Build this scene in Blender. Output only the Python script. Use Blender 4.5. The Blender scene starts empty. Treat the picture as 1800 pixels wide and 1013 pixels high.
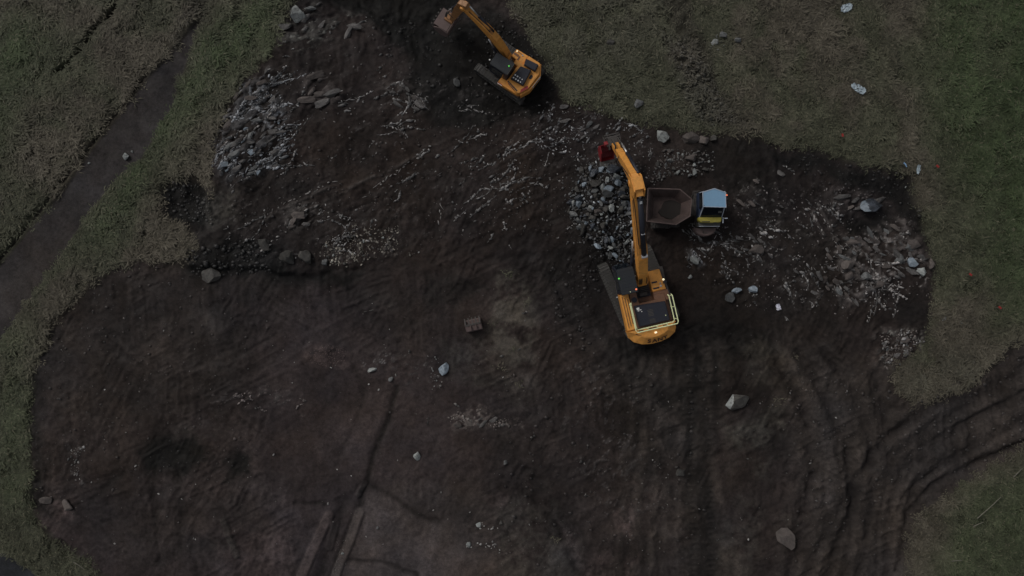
import bpy, bmesh, math, random
import numpy as np
from mathutils import Vector, Matrix
S = bpy.context.scene
C = S.collection
R = math.radians
random.seed(7); RNG = np.random.default_rng(11)

# ------------------------------------------------------------------ camera, sky, sun, exposure
CAM_H = 48.0; PXM = 27.0                     # flying height (m); photo pixels per metre on the ground
cd = bpy.data.cameras.new('camera'); cam = bpy.data.objects.new('camera', cd); C.objects.link(cam)
cam.location = (0, 0, CAM_H); cam.rotation_euler = (0, 0, 0)
cd.sensor_width = 36; cd.lens = 36 * CAM_H / (1800 / PXM); cd.clip_end = 2000
S.camera = cam
W = bpy.data.worlds.new('World'); S.world = W; W.use_nodes = True
nt = W.node_tree; nt.nodes.clear()
sky = nt.nodes.new('ShaderNodeTexSky'); sky.sky_type = 'NISHITA'; sky.sun_disc = False
SUN_EL, SUN_AZ = 44, 312
sky.sun_elevation = R(SUN_EL); sky.sun_rotation = R(SUN_AZ); sky.dust_density = 4; sky.air_density = 1.2
hs = nt.nodes.new('ShaderNodeHueSaturation'); hs.inputs['Saturation'].default_value = .28
bg = nt.nodes.new('ShaderNodeBackground'); bg.inputs['Strength'].default_value = .095
wo = nt.nodes.new('ShaderNodeOutputWorld')
nt.links.new(sky.outputs[0], hs.inputs['Color']); nt.links.new(hs.outputs[0], bg.inputs['Color']); nt.links.new(bg.outputs[0], wo.inputs['Surface'])
sd = bpy.data.lights.new('sun', 'SUN'); sd.energy = 1.25; sd.angle = R(16); sd.color = (1, .965, .92)
sun = bpy.data.objects.new('sun', sd); C.objects.link(sun)
az = R(SUN_AZ); el = R(SUN_EL)
sdir = Vector((math.sin(az) * math.cos(el), math.cos(az) * math.cos(el), math.sin(el)))
sun.rotation_euler = sdir.to_track_quat('Z', 'Y').to_euler(); sun.location = sdir * 80
S.view_settings.view_transform = 'Standard'; S.view_settings.look = 'None'
S.view_settings.gamma = 1; S.view_settings.use_curve_mapping = False
S.view_settings.exposure = -0.6

# ------------------------------------------------------------------ helpers
def P(u, v, h=0.0):
    """plan position in metres of a photo measurement, for something standing h above the pit floor"""
    k = (CAM_H - h) / CAM_H / PXM
    return ((u - 900) * k, (506.5 - v) * k)

def tag(o, label=None, cat=None, group=None, kind=None):
    if label: o['label'] = label
    if cat: o['category'] = cat
    if group: o['group'] = group
    if kind: o['kind'] = kind
    return o

def empty(name, loc, rz=0, **k):
    o = bpy.data.objects.new(name, None); C.objects.link(o)
    o.location = loc; o.rotation_euler = (0, 0, rz); o.empty_display_size = .3
    return tag(o, **k)

class MB:
    def __init__(s): s.v = []; s.f = []
    def add(s, vs, fs):
        n = len(s.v); s.v += [tuple(v) for v in vs]; s.f += [tuple(i + n for i in f) for f in fs]; return s
    def box(s, c, d, rot=None):
        x, y, z = (q / 2 for q in d)
        vs = [Vector((a * x, b * y, e * z)) for a in (-1, 1) for b in (-1, 1) for e in (-1, 1)]
        if rot is not None:
            m = rot if isinstance(rot, Matrix) else Matrix.Rotation(rot, 3, 'Z')
            vs = [m @ v for v in vs]
        c = Vector(c)
        return s.add([v + c for v in vs], [(0, 1, 3, 2), (4, 6, 7, 5), (0, 4, 5, 1), (2, 3, 7, 6), (0, 2, 6, 4), (1, 5, 7, 3)])
    def prism(s, pts, z0, z1, inset=0):
        """plan polygon extruded upwards; the top ring may be pulled in to a soft chamfer"""
        n = len(pts); cx = sum(p[0] for p in pts) / n; cy = sum(p[1] for p in pts) / n
        area = sum(pts[i][0] * pts[(i + 1) % n][1] - pts[(i + 1) % n][0] * pts[i][1] for i in range(n))
        if area < 0: pts = pts[::-1]
        vs = [(x, y, z0) for x, y in pts]; rings = 2
        if inset:
            vs += [(x, y, z1 - inset) for x, y in pts]; rings = 3
            vs += [(cx + (x - cx) * (1 - inset / max(.05, math.hypot(x - cx, y - cy))), cy + (y - cy) * (1 - inset / max(.05, math.hypot(x - cx, y - cy))), z1) for x, y in pts]
        else: vs += [(x, y, z1) for x, y in pts]
        fs = [tuple(range(n))[::-1], tuple((rings - 1) * n + i for i in range(n))]
        for k in range(rings - 1):
            for i in range(n):
                j = (i + 1) % n; fs.append((k * n + i, k * n + j, (k + 1) * n + j, (k + 1) * n + i))
        return s.add(vs, fs)
    def side(s, prof, x0, x1):
        """profile in the (y,z) plane extruded along x"""
        n = len(prof)
        vs = [(x0, y, z) for y, z in prof] + [(x1, y, z) for y, z in prof]
        fs = [tuple(range(n)), tuple(range(n, 2 * n))[::-1]]
        for i in range(n):
            j = (i + 1) % n; fs.append((i, i + n, j + n, j))
        return s.add(vs, fs)
    def ribbon(s, path, x0, x1):
        """beam along path of (y, z, half depth) in the (y,z) plane, width x0..x1"""
        up = []; dn = []
        for i, (y, z, h) in enumerate(path):
            a = path[max(0, i - 1)]; b = path[min(len(path) - 1, i + 1)]
            d = Vector((b[0] - a[0], b[1] - a[1])).normalized(); nrm = Vector((-d.y, d.x))
            up.append((y + nrm.x * h, z + nrm.y * h)); dn.append((y - nrm.x * h, z - nrm.y * h))
        for i in range(len(path) - 1):
            s.side([up[i], up[i + 1], dn[i + 1], dn[i]], x0, x1)
        return s
    def tube(s, pts, r, n=8, caps=True):
        pts = [Vector(p) for p in pts]; rs = r if isinstance(r, (list, tuple)) else [r] * len(pts)
        vs = []; ref = Vector((0, 0, 1))
        for i, p in enumerate(pts):
            d = (pts[min(i + 1, len(pts) - 1)] - pts[max(i - 1, 0)]).normalized()
            a = d.cross(ref if abs(d.dot(ref)) < .95 else Vector((1, 0, 0))).normalized(); b = d.cross(a)
            for k in range(n):
                t = 2 * math.pi * k / n; vs.append(p + (a * math.cos(t) + b * math.sin(t)) * rs[i])
        fs = []
        for i in range(len(pts) - 1):
            for k in range(n):
                j = (k + 1) % n; fs.append((i * n + k, i * n + j, (i + 1) * n + j, (i + 1) * n + k))
        if caps: fs += [tuple(range(n))[::-1], tuple((len(pts) - 1) * n + k for k in range(n))]
        return s.add(vs, fs)
    def build(s, name, mat, parent=None, smooth=False, bevel=0, kind=None, label=None):
        me = bpy.data.meshes.new(name); me.from_pydata(s.v, [], s.f); me.update()
        bm = bmesh.new(); bm.from_mesh(me); bmesh.ops.recalc_face_normals(bm, faces=bm.faces)
        if bevel: bmesh.ops.bevel(bm, geom=[e for e in bm.edges if len(e.link_faces) == 2 and e.calc_face_angle(0) > .5], offset=bevel, segments=2, affect='EDGES', clamp_overlap=True)
        bm.to_mesh(me); bm.free()
        if smooth: me.polygons.foreach_set('use_smooth', [True] * len(me.polygons))
        me.materials.append(mat)
        o = bpy.data.objects.new(name, me); C.objects.link(o)
        if parent: o.parent = parent
        return tag(o, label=label, kind=kind)

def npmesh(name, verts, faces, mat, smooth=False, k=4):
    me = bpy.data.meshes.new(name)
    me.vertices.add(len(verts)); me.vertices.foreach_set('co', np.ascontiguousarray(verts, dtype=np.float32).ravel())
    n = len(faces); me.loops.add(n * k); me.polygons.add(n)
    me.loops.foreach_set('vertex_index', np.ascontiguousarray(faces, dtype=np.int32).ravel())
    me.polygons.foreach_set('loop_start', np.arange(0, n * k, k, dtype=np.int32))
    me.polygons.foreach_set('loop_total', np.full(n, k, dtype=np.int32))
    if smooth: me.polygons.foreach_set('use_smooth', np.ones(n, dtype=bool))
    me.update(calc_edges=True); me.materials.append(mat)
    o = bpy.data.objects.new(name, me); C.objects.link(o); return o

def colour_attr(me, name, arr):
    a = me.attributes.new(name, 'FLOAT_COLOR', 'POINT')
    a.data.foreach_set('color', np.concatenate([arr, np.ones((len(arr), 1))], 1).astype(np.float32).ravel())

# ------------------------------------------------------------------ materials
def nodes(name):
    m = bpy.data.materials.new(name); m.use_nodes = True; t = m.node_tree
    return m, t, t.nodes['Principled BSDF']
def N(t, typ, **k):
    n = t.nodes.new(typ)
    for a, b in k.items():
        if a in n.inputs: n.inputs[a].default_value = b
        else: setattr(n, a, b)
    return n
def noise(t, scale, detail=5, rough=.6, vec=None, dist=0):
    n = N(t, 'ShaderNodeTexNoise'); n.inputs['Scale'].default_value = scale; n.inputs['Detail'].default_value = detail
    n.inputs['Roughness'].default_value = rough; n.inputs['Distortion'].default_value = dist
    if vec: t.links.new(vec, n.inputs['Vector'])
    return n.outputs['Fac']
def ramp(t, fac, stops):
    n = t.nodes.new('ShaderNodeValToRGB'); cr = n.color_ramp
    while len(cr.elements) < len(stops): cr.elements.new(.5)
    for e, (p, c) in zip(cr.elements, stops):
        e.position = p; e.color = (*c, 1) if hasattr(c, '__len__') else (c, c, c, 1)
    t.links.new(fac, n.inputs[0]); return n.outputs[0]
def mix(t, fac, a, b, mode='MIX'):
    n = t.nodes.new('ShaderNodeMix'); n.data_type = 'RGBA'; n.blend_type = mode
    for val, i in ((fac, 0), (a, 6), (b, 7)):
        if hasattr(val, 'links'): t.links.new(val, n.inputs[i])
        else: n.inputs[i].default_value = val if i == 0 else (*val, 1)
    return n.outputs[2]
def bump(t, b, h, strength, dist=.05):
    n = N(t, 'ShaderNodeBump'); n.inputs['Strength'].default_value = strength; n.inputs['Distance'].default_value = dist
    t.links.new(h, n.inputs['Height']); t.links.new(n.outputs[0], b.inputs['Normal'])

def painted(name, col, dirt=(.045, .038, .032), amount=.45, rough=.45, metal=0, scale=3.0):
    """coat of paint with mud film, scuffs and slight fading"""
    m, t, b = nodes(name)
    tc = N(t, 'ShaderNodeTexCoord').outputs['Object']
    n1 = noise(t, scale, 8, .7, tc, .6); n2 = noise(t, scale * 6, 5, .7, tc)
    f = ramp(t, n1, [(.42, 0.0), (.72, amount)])
    c0 = mix(t, ramp(t, n2, [(.3, .0), (.8, .5)]), col, tuple(x * .72 for x in col))
    c1 = mix(t, f, c0, dirt)
    sp = ramp(t, noise(t, scale * 14, 3, .6, tc), [(.66, 0.0), (.7, amount)])
    c2 = mix(t, sp, c1, tuple(x * .8 for x in dirt))
    t.links.new(c2, b.inputs['Base Color'])
    t.links.new(ramp(t, n1, [(.4, rough), (.75, min(.95, rough + .35))]), b.inputs['Roughness'])
    b.inputs['Metallic'].default_value = metal
    bump(t, b, n2, .25, .01)
    return m
def plain(name, col, rough=.5, metal=0):
    m, t, b = nodes(name)
    tc = N(t, 'ShaderNodeTexCoord').outputs['Object']
    c = mix(t, ramp(t, noise(t, 9, 4, .6, tc), [(.3, 0.0), (.7, 1.0)]), col, tuple(x * .7 for x in col))
    t.links.new(c, b.inputs['Base Color']); b.inputs['Roughness'].default_value = rough; b.inputs['Metallic'].default_value = metal
    return m
def glow(name, col, e):
    m, t, b = nodes(name); b.inputs['Base Color'].default_value = (*col, 1)
    b.inputs['Emission Color'].default_value = (*col, 1); b.inputs['Emission Strength'].default_value = e; return m
M = dict(
    orange=painted('orange_paint', (.80, .355, .07), amount=.36, scale=2.2),
    orange2=painted('muddy_orange_paint', (.36, .17, .06), amount=.6, scale=2.6),
    dark=painted('black_paint', (.013, .015, .026), amount=.10, rough=.5),
    roofdark=painted('dark_roof_paint', (.016, .02, .025), amount=.15, rough=.5),
    deck=painted('brown_deck', (.20, .095, .052), amount=.5),
    steel=painted('muddy_steel', (.065, .058, .054), amount=.7, rough=.7),
    track=painted('track_steel', (.058, .056, .052), (.042, .037, .034), .7, .6),
    rod=plain('chrome_rod', (.75, .75, .76), .25, .6),
    hose=plain('rubber_hose', (.03, .022, .018), .6),
    glass=plain('cab_glass', (.01, .014, .02), .08),
    rail=painted('pale_yellow_rail', (.85, .9, .52), amount=.05),
    white=painted('white_decal', (.8, .8, .78), amount=.15),
    letter=painted('dark_lettering', (.05, .02, .015), amount=.1),
    red=painted('red_paint', (.26, .012, .018), amount=.62, scale=4),
    rubber=painted('muddy_rubber', (.03, .028, .027), (.07, .055, .048), .6, .8),
    blue=painted('pale_blue_roof', (.20, .36, .53), amount=.06, rough=.5, scale=1.2),
    bluedark=painted('navy_paint', (.02, .035, .075), amount=.2),
    trim=painted('pale_trim', (.42, .47, .55), amount=.1),
    floordark=painted('dark_skip_floor', (.018, .014, .012), amount=.3, rough=.8),
    yellow=painted('yellow_paint', (.42, .36, .06), amount=.3, scale=5),
    grey=painted('grey_panel', (.075, .077, .072), amount=.3),
    rust=painted('rusty_skip_steel', (.085, .058, .052), (.03, .022, .02), .75, .75, scale=1.3),
    muddyred=painted('muddy_red_steel', (.13, .092, .086), amount=.35, rough=.7),
    green_l=glow('green_beacon', (.2, .9, .15), .35), red_l=glow('orange_beacon', (1, .25, .12), 1.0),
    white_l=glow('warm_lamp', (1, .88, .6), 1.1),
    peg=plain('red_plastic', (.32, .03, .025), .5), wood=plain('bleached_wood', (.16, .15, .12), .8),
    litter=plain('pale_plastic', (.42, .5, .55), .5), whitep=plain('white_plastic', (.8, .8, .9), .5),
    bluep=plain('blue_plastic', (.2, .35, .55), .5))

def rockmat(name, a, b_, vein, veinamt, rough=.6, mud=.4):
    m, t, b = nodes(name)
    tc = N(t, 'ShaderNodeTexCoord').outputs['Object']
    oi = N(t, 'ShaderNodeObjectInfo').outputs['Random']
    ad = N(t, 'ShaderNodeVectorMath', operation='ADD'); t.links.new(tc, ad.inputs[0])
    cb = N(t, 'ShaderNodeCombineXYZ'); mu = N(t, 'ShaderNodeMath', operation='MULTIPLY'); mu.inputs[1].default_value = 50
    t.links.new(oi, mu.inputs[0]); t.links.new(mu.outputs[0], cb.inputs[0]); t.links.new(cb.outputs[0], ad.inputs[1]); v = ad.outputs[0]
    n1 = noise(t, 1.6, 7, .65, v, .8); n2 = noise(t, 6, 6, .7, v, 1.5)
    c = mix(t, ramp(t, n1, [(.35, 0.0), (.65, 1.0)]), a, b_)
    c = mix(t, ramp(t, n2, [(.55, 0.0), (.68, veinamt)]), c, vein)
    c = mix(t, ramp(t, noise(t, 2.3, 6, .7, v), [(.5, 0.0), (.62, mud)]), c, (.035, .029, .026))
    hv = N(t, 'ShaderNodeHueSaturation'); t.links.new(c, hv.inputs['Color'])
    t.links.new(ramp(t, oi, [(0, .65), (1, 1.2)]), hv.inputs['Value'])
    t.links.new(hv.outputs[0], b.inputs['Base Color'])
    b.inputs['Roughness'].default_value = rough
    bump(t, b, n2, .7, .06); return m
RM = dict(
    blue=rockmat('blue_grey_rock', (.17, .21, .25), (.32, .38, .44), (.5, .55, .6), .6, .45, .35),
    grey=rockmat('grey_rock', (.075, .078, .078), (.16, .165, .165), (.4, .41, .42), .5, .5, .5),
    muddy=rockmat('muddy_rock', (.045, .042, .038), (.085, .08, .072), (.2, .2, .19), .35, .6, .7),
    brown=rockmat('brown_rock', (.09, .074, .067), (.125, .105, .096), (.24, .22, .21), .35, .8, .4),
    dark=rockmat('dark_wet_rock', (.03, .035, .042), (.07, .08, .1), (.26, .3, .38), .6, .25, .3),
    slab=rockmat('bedrock_slab', (.055, .05, .048), (.13, .122, .118), (.34, .335, .34), .75, .6, .62),
    pale=rockmat('pale_rock', (.22, .235, .23), (.38, .40, .39), (.6, .63, .62), .5, .6, .6))

# ------------------------------------------------------------------ noise fields
TAB = RNG.random((256, 256)).astype(np.float32)
def vnoise(x, y, seed=0):
    x = x + seed * 17.31; y = y + seed * 9.17
    xi = np.floor(x).astype(np.int64); yi = np.floor(y).astype(np.int64); fx = (x - xi).astype(np.float32); fy = (y - yi).astype(np.float32)
    fx = fx * fx * (3 - 2 * fx); fy = fy * fy * (3 - 2 * fy)
    a = TAB[xi & 255, yi & 255]; b = TAB[(xi + 1) & 255, yi & 255]; c = TAB[xi & 255, (yi + 1) & 255]; d = TAB[(xi + 1) & 255, (yi + 1) & 255]
    return (a + (b - a) * fx) * (1 - fy) + (c + (d - c) * fx) * fy
def fbm(x, y, sc, oct=4, seed=0, g=.5):
    t = 0; a = 1; s = 0
    for k in range(oct):
        t = t + a * vnoise(x / sc, y / sc, seed + k * 3); s += a; a *= g; sc = sc * .5
    return t / s
def sst(x, a, b):
    t = np.clip((x - a) / (b - a), 0, 1); return t * t * (3 - 2 * t)

# ------------------------------------------------------------------ ground sheet
DX = .078
def axis(half, far):
    core = np.arange(-half, half + DX / 2, DX); o = []; x = core[-1]; d = DX
    while x < far: d *= 1.35; x += d; o.append(x)
    o = np.array(o); return np.concatenate([-o[::-1], core, o]), len(o)
ax, ox = axis(35.2, 320); ay, oy = axis(20.4, 300)
GX, GY = np.meshgrid(ax, ay)
H_, W_ = GX.shape
wx = (fbm(GX, GY, 2.2, 5, 1, .6) - .5) * 1.5; wy = (fbm(GX, GY, 2.2, 5, 9, .6) - .5) * 1.5
QX = GX + wx; QY = GY + wy
def sdist(poly, X, Y):
    d = np.full(X.shape, 1e9); ins = np.zeros(X.shape, bool); n = len(poly)
    for i in range(n):
        x0, y0 = poly[i]; x1, y1 = poly[(i + 1) % n]; ex, ey = x1 - x0, y1 - y0; L = ex * ex + ey * ey + 1e-9
        t = np.clip(((X - x0) * ex + (Y - y0) * ey) / L, 0, 1)
        d = np.minimum(d, (X - x0 - t * ex) ** 2 + (Y - y0 - t * ey) ** 2)
        if y0 != y1:
            c = ((y0 > Y) != (y1 > Y)) & (X < (x1 - x0) * (Y - y0) / (y1 - y0) + x0); ins ^= c
    return np.where(ins, np.sqrt(d), -np.sqrt(d))
def sub(pts, pad):
    xs = [p[0] for p in pts]; ys = [p[1] for p in pts]
    i0, i1 = np.searchsorted(ax, [min(xs) - pad, max(xs) + pad]); j0, j1 = np.searchsorted(ay, [min(ys) - pad, max(ys) + pad])
    return slice(j0, max(j1, j0 + 1)), slice(i0, max(i1, i0 + 1))
def pmask(px, soft=.5, h=0, warp=1.0):
    pts = [P(u, v, h) for u, v in px]; sl = sub(pts, soft * 2 + 2)
    X = GX[sl] + wx[sl] * warp; Y = GY[sl] + wy[sl] * warp
    m = np.zeros(GX.shape, np.float32); m[sl] = sst(sdist(pts, X, Y), -soft, soft); return m
def lmask(px, width, soft=None, warp=.35):
    """0..1 ribbon along a line; gaussian-like section"""
    pts = [P(u, v) for u, v in px]; sl = sub(pts, width * 3 + 1); X = GX[sl] + wx[sl] * warp; Y = GY[sl] + wy[sl] * warp
    d = np.full(X.shape, 1e9)
    for (x0, y0), (x1, y1) in zip(pts, pts[1:]):
        ex, ey = x1 - x0, y1 - y0; L = ex * ex + ey * ey + 1e-9
        t = np.clip(((X - x0) * ex + (Y - y0) * ey) / L, 0, 1); d = np.minimum(d, (X - x0 - t * ex) ** 2 + (Y - y0 - t * ey) ** 2)
    m = np.zeros(GX.shape, np.float32); m[sl] = np.exp(-d / (width * width)); return m
def blob(u, v, r, warp=1.0):
    x, y = P(u, v); return np.exp(-(((GX + wx * warp - x) ** 2 + (GY + wy * warp - y) ** 2) / (r * r)).astype(np.float32))

EXC = [(518, -80), (515, 0), (500, 50), (478, 100), (440, 130), (405, 180), (378, 232), (366, 290), (374, 326), (360, 322), (340, 308), (298, 310), (278, 340), (282, 378), (325, 400), (350, 440), (322, 468), (270, 457), (200, 470), (140, 510), (95, 562), (65, 620), (50, 700), (45, 800), (48, 870), (62, 920), (100, 962), (160, 1000), (200, 1030), (260, 1100), (1560, 1100), (1590, 1013), (1612, 930), (1640, 882), (1690, 850), (1740, 828), (1800, 795), (1900, 740), (2400, 430), (2350, 300), (1900, 540), (1800, 603), (1755, 642), (1715, 675), (1650, 702), (1605, 718), (1585, 690), (1572, 652), (1605, 622), (1632, 590), (1645, 540), (1650, 480), (1640, 440), (1624, 400), (1614, 340), (1610, 305), (1560, 292), (1510, 282), (1450, 268), (1400, 254), (1340, 240), (1290, 236), (1230, 228), (1160, 218), (1100, 205), (1040, 187), (988, 162), (962, 110), (935, 60), (900, 20), (880, -80)]
PATH = [(345, 40), (352, 48), (318, 130), (300, 190), (255, 270), (190, 330), (140, 400), (100, 460), (50, 530), (0, 600), (-100, 740), (-420, 1200), (-560, 1200), (-60, 525), (0, 462), (60, 392), (110, 335), (150, 275), (205, 205), (262, 130), (305, 85)]
TAR = [(-300, 620), (-80, 880), (0, 962), (30, 985), (72, 1016), (200, 1110), (600, 1500), (-100, 1900), (-900, 900)]
mE = pmask(EXC, .38, .3, .75); mP = pmask(PATH, .18, .1, .14); mT = pmask(TAR, .12, 0, .1)
DITCH = [(-60, 512), (0, 455), (60, 385), (150, 268), (205, 198), (258, 130)]; CRACK = [(215, -30), (200, 22), (165, 50), (150, 75), (130, 100), (100, 130)]
mD = np.maximum(sst(lmask(DITCH, .13, warp=.12), .2, .95) * .75, .9 * sst(lmask(CRACK, .13, warp=.3), .35, .8))
mud = np.maximum(np.maximum(mE, mP), np.maximum(mT, mD))
# greening / worn grass inside
n_a = fbm(GX, GY, 6, 5, 21); n_b = fbm(GX, GY, 1.2, 5, 31, .6); n_c = fbm(GX, GY, .35, 4, 41, .65); n_d = fbm(GX, GY, 14, 4, 51)
col = np.zeros(GX.shape + (3,), np.float32); col[:] = (.034, .028, .026)
def paint(m, c):
    global col
    col += (np.array(c, np.float32) - col) * m[..., None]
GR = (.042, .043, .028)
SOIL = {}
paint(sst(n_a, .5, .7), (.028, .0245, .0225)); paint(sst(n_d, .52, .68) * .8, (.038, .031, .0295))
big = lambda px, c, soft=1.2, a=1.0: paint(pmask(px, soft) * a, c)
big([(1400, 640), (1560, 640), (1600, 740), (1800, 600), (1900, 560), (1900, 760), (1640, 860), (1590, 1090), (1400, 1090), (1430, 860)], (.050, .044, .040), 1.2, .9)
big([(380, 560), (560, 500), (760, 560), (880, 700), (860, 860), (640, 860), (600, 1090), (100, 1090), (90, 860), (300, 840), (460, 800)], (.043, .036, .0355), 2.2, .7)
big([(480, 620), (560, 520), (640, 600), (740, 640), (860, 700), (870, 830), (640, 860), (600, 1013), (540, 1013), (470, 900), (460, 760)], (.046, .038, .038), 1.6)
big([(640, 870), (700, 868), (760, 900), (870, 960), (880, 1090), (720, 1090), (600, 1060), (625, 960)], (.078, .068, .066), .7, .9)
big([(700, 860), (860, 850), (880, 1000), (780, 960)], (.05, .044, .042), .8, .7)
big([(60, 900), (130, 930), (240, 880), (330, 960), (480, 1000), (480, 1100), (200, 1100), (100, 960)], (.046, .036, .035), 1.0, .8)
big([(130, 860), (300, 860), (480, 880), (470, 990), (220, 1010), (140, 930)], (.04, .034, .033), 1.4)
big([(400, 930), (520, 930), (510, 1100), (380, 1100)], (.048, .038, .037), 1.0, .7)
big([(90, 560), (200, 480), (320, 480), (420, 560), (420, 680), (180, 740), (80, 700)], (.034, .029, .0265), 1.5)
# dark wet peat, with the shadows beside both excavators painted into it
DK = (.0125, .0125, .0118)
for px, a in (([(520, -90), (620, -90), (800, -90), (820, 20), (790, 70), (760, 110), (690, 70), (640, 30), (570, 10), (520, -5)], 1), ([(560, -90), (840, -90), (830, 0), (760, 60), (650, 20), (580, 0)], 1), ([(760, 40), (960, 60), (985, 170), (900, 230), (740, 180)], .7), ([(740, 60), (860, 20), (930, 60), (975, 130), (960, 190), (880, 210), (780, 230), (700, 160), (720, 100)], .85), ([(284, 312), (345, 308), (372, 345), (380, 380), (350, 400), (300, 395), (280, 350)], 1.0), ([(340, 450), (400, 420), (480, 430), (520, 468), (640, 478), (640, 495), (500, 490), (380, 495), (330, 480)], .9), ([(1350, 262), (1450, 280), (1600, 305), (1616, 350), (1630, 430), (1590, 400), (1560, 350), (1460, 310), (1360, 290)], .85), ([(1490, 380), (1560, 385), (1580, 410), (1540, 432), (1490, 420), (1478, 400)], .9), ([(1205, 560), (1262, 560), (1262, 1090), (1205, 1090)], .7), ([(1050, 590), (1200, 600), (1260, 560), (1330, 580), (1380, 620), (1270, 640), (1200, 720), (1100, 660)], .8), ([(236, 790), (260, 765), (330, 760), (370, 780), (365, 810), (330, 832), (250, 822)], .95), ([(380, 820), (410, 795), (445, 812), (440, 850), (395, 850)], .9), ([(52, 600), (80, 640), (75, 840), (90, 900), (50, 880), (44, 760)], .7), ([(990, 290), (1020, 280), (1120, 300), (1125, 470), (1050, 480), (1000, 400)], .7), ([(1220, 230), (1350, 245), (1350, 330), (1280, 340), (1230, 300)], .6), ([(740, 480), (820, 470), (860, 500), (800, 550), (740, 540)], .6), ([(1640, 540), (1650, 580), (1610, 600), (1560, 560), (1600, 500), (1650, 480)], .5), ([(1000, 400), (1060, 480), (1050, 600), (990, 560), (960, 480)], .55), ([(880, 440), (1000, 440), (980, 500), (940, 560), (900, 470)], .3)):
    paint(pmask(px, .45, warp=1.5) * a, DK)
# reddish-brown and olive earth
for px, a in (([(560, 200), (760, 200), (780, 330), (640, 420), (560, 350)], .5), ([(860, 320), (960, 240), (1000, 300), (980, 420), (880, 400)], .6), ([(1200, 440), (1300, 450), (1290, 520), (1210, 520)], .6), ([(100, 600), (260, 600), (270, 760), (120, 740)], .25), ([(1280, 540), (1560, 560), (1540, 660), (1380, 640)], .3)):
    big(px, (.036, .027, .021), 1.6, a)
OL = (.066, .063, .055)
olive = []
for px, a in (([(870, 480), (900, 468), (935, 500), (942, 560), (945, 630), (900, 650), (870, 610), (868, 540)], .85), ([(1272, 735), (1330, 735), (1380, 700), (1385, 760), (1340, 792), (1290, 785)], .9), ([(1325, 810), (1360, 812), (1352, 850), (1328, 840)], .7), ([(1300, 870), (1345, 880), (1340, 930), (1310, 920)], .5), ([(1380, 900), (1398, 900), (1394, 925), (1382, 922)], .7), ([(1300, 590), (1420, 620), (1400, 680), (1320, 680)], .5), ([(780, 590), (870, 590), (870, 680), (790, 660)], .5), ([(880, 640), (960, 660), (930, 740), (880, 700)], .35), ([(870, 880), (960, 860), (1020, 940), (1000, 1080), (880, 1080)], .4), ([(1260, 920), (1330, 930), (1340, 1090), (1250, 1090)], .45), ([(365, 325), (420, 330), (412, 385), (372, 398), (355, 370)], .9)):
    m = pmask(px, .5) * a; olive.append(m); paint(m * sst(n_c + n_b, .7, 1.15), OL)
for px, a in (([(355, 560), (385, 548), (392, 572), (366, 580)], .6), ([(360, 625), (385, 618), (388, 640), (362, 644)], .7), ([(300, 745), (335, 735), (350, 760), (310, 765)], .6), ([(366, 480), (392, 490), (388, 515), (360, 510)], .6), ([(900, 640), (950, 665), (930, 690), (895, 670)], .4), ([(650, 520), (690, 515), (700, 545), (660, 550)], .4)):
    paint(pmask(px, .5, warp=1.3) * a, (.066, .06, .056))
# pinkish gravel spreads and pale chalky smears
PK = (.100, .078, .074)
for px, a in (([(540, 620), (575, 605), (610, 608), (608, 635), (580, 646), (548, 638)], .9), ([(1078, 900), (1098, 885), (1118, 900), (1100, 950), (1082, 945)], .7), ([(1095, 985), (1115, 985), (1112, 1030), (1096, 1030)], .7), ([(850, 870), (885, 865), (885, 890), (860, 885)], .5), ([(975, 920), (1010, 930), (1020, 1000), (990, 980)], .35), ([(1020, 975), (1070, 965), (1065, 1090), (1030, 1060)], .4), ([(100, 880), (128, 880), (128, 912), (105, 910)], .7), ([(440, 940), (520, 940), (520, 1013), (430, 1013)], .3)):
    paint(pmask(px, .35) * a * sst(n_c, .2, .6), PK)
big([(560, 585), (600, 580), (615, 606), (570, 606)], (.055, .048, .048), .5, .6)
# heights
n_f0 = fbm(GX, GY, 4.5, 4, 199, .6)
Z = (fbm(GX, GY, 7, 5, 61) - .5) * .55 + (n_b - .5) * .20 + (n_c - .5) * .09 * sst(n_a, .3, .6)
# path and road surfaces
col = np.where(mP[..., None] > 0, col + (np.array((.040, .0375, .0375)) * (.8 + .4 * n_b[..., None]) - col) * mP[..., None], col)
paint(lmask([(-60, 512), (0, 455), (60, 385), (150, 268), (205, 198), (258, 130)], .2, warp=.12) * .7, (.018, .016, .014))
paint(lmask([(215, -30), (200, 22), (165, 50), (150, 75), (130, 100), (100, 130)], .16) * .9, (.016, .014, .012))

paint(mT, (.032, .035, .038))
# grass turf base
grass = (1 - mud)
gc = np.array(GR, np.float32) * np.ones(GX.shape + (3,), np.float32)
brown = np.clip(sst(n_a + (n_b - .5) * .3, .42, .6), 0, 1)
green = pmask([(1640, -200), (2200, -200), (2200, 560), (1760, 560), (1730, 420), (1670, 300), (1640, 150)], 2.5) + pmask([(-80, 60), (60, 40), (90, 110), (40, 170), (0, 260), (-80, 260)], 2.5) + 1.0 * pmask([(330, 80), (500, -20), (500, 80), (400, 160), (340, 200), (200, 420), (150, 420)], 2) + .5 * pmask([(0, 600), (60, 560), (50, 900), (0, 900)], 1.5) + .6 * pmask([(1620, 1030), (1700, 860), (1900, 780), (2000, 1100)], 1.5)
green = np.clip(green, 0, 1); 
gc *= 1 + .10 * pmask([(900, -200), (1640, -200), (1700, 700), (1560, 700), (1640, 480), (1600, 280), (1200, 220), (980, 150)], 2)[..., None]
gc += (np.array((.060, .053, .040)) - gc) * (brown * (1 - green))[..., None]
gc += (np.array((.036, .048, .023)) - gc) * (green * (.55 + .45 * sst(n_b, .3, .6)))[..., None]
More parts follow.
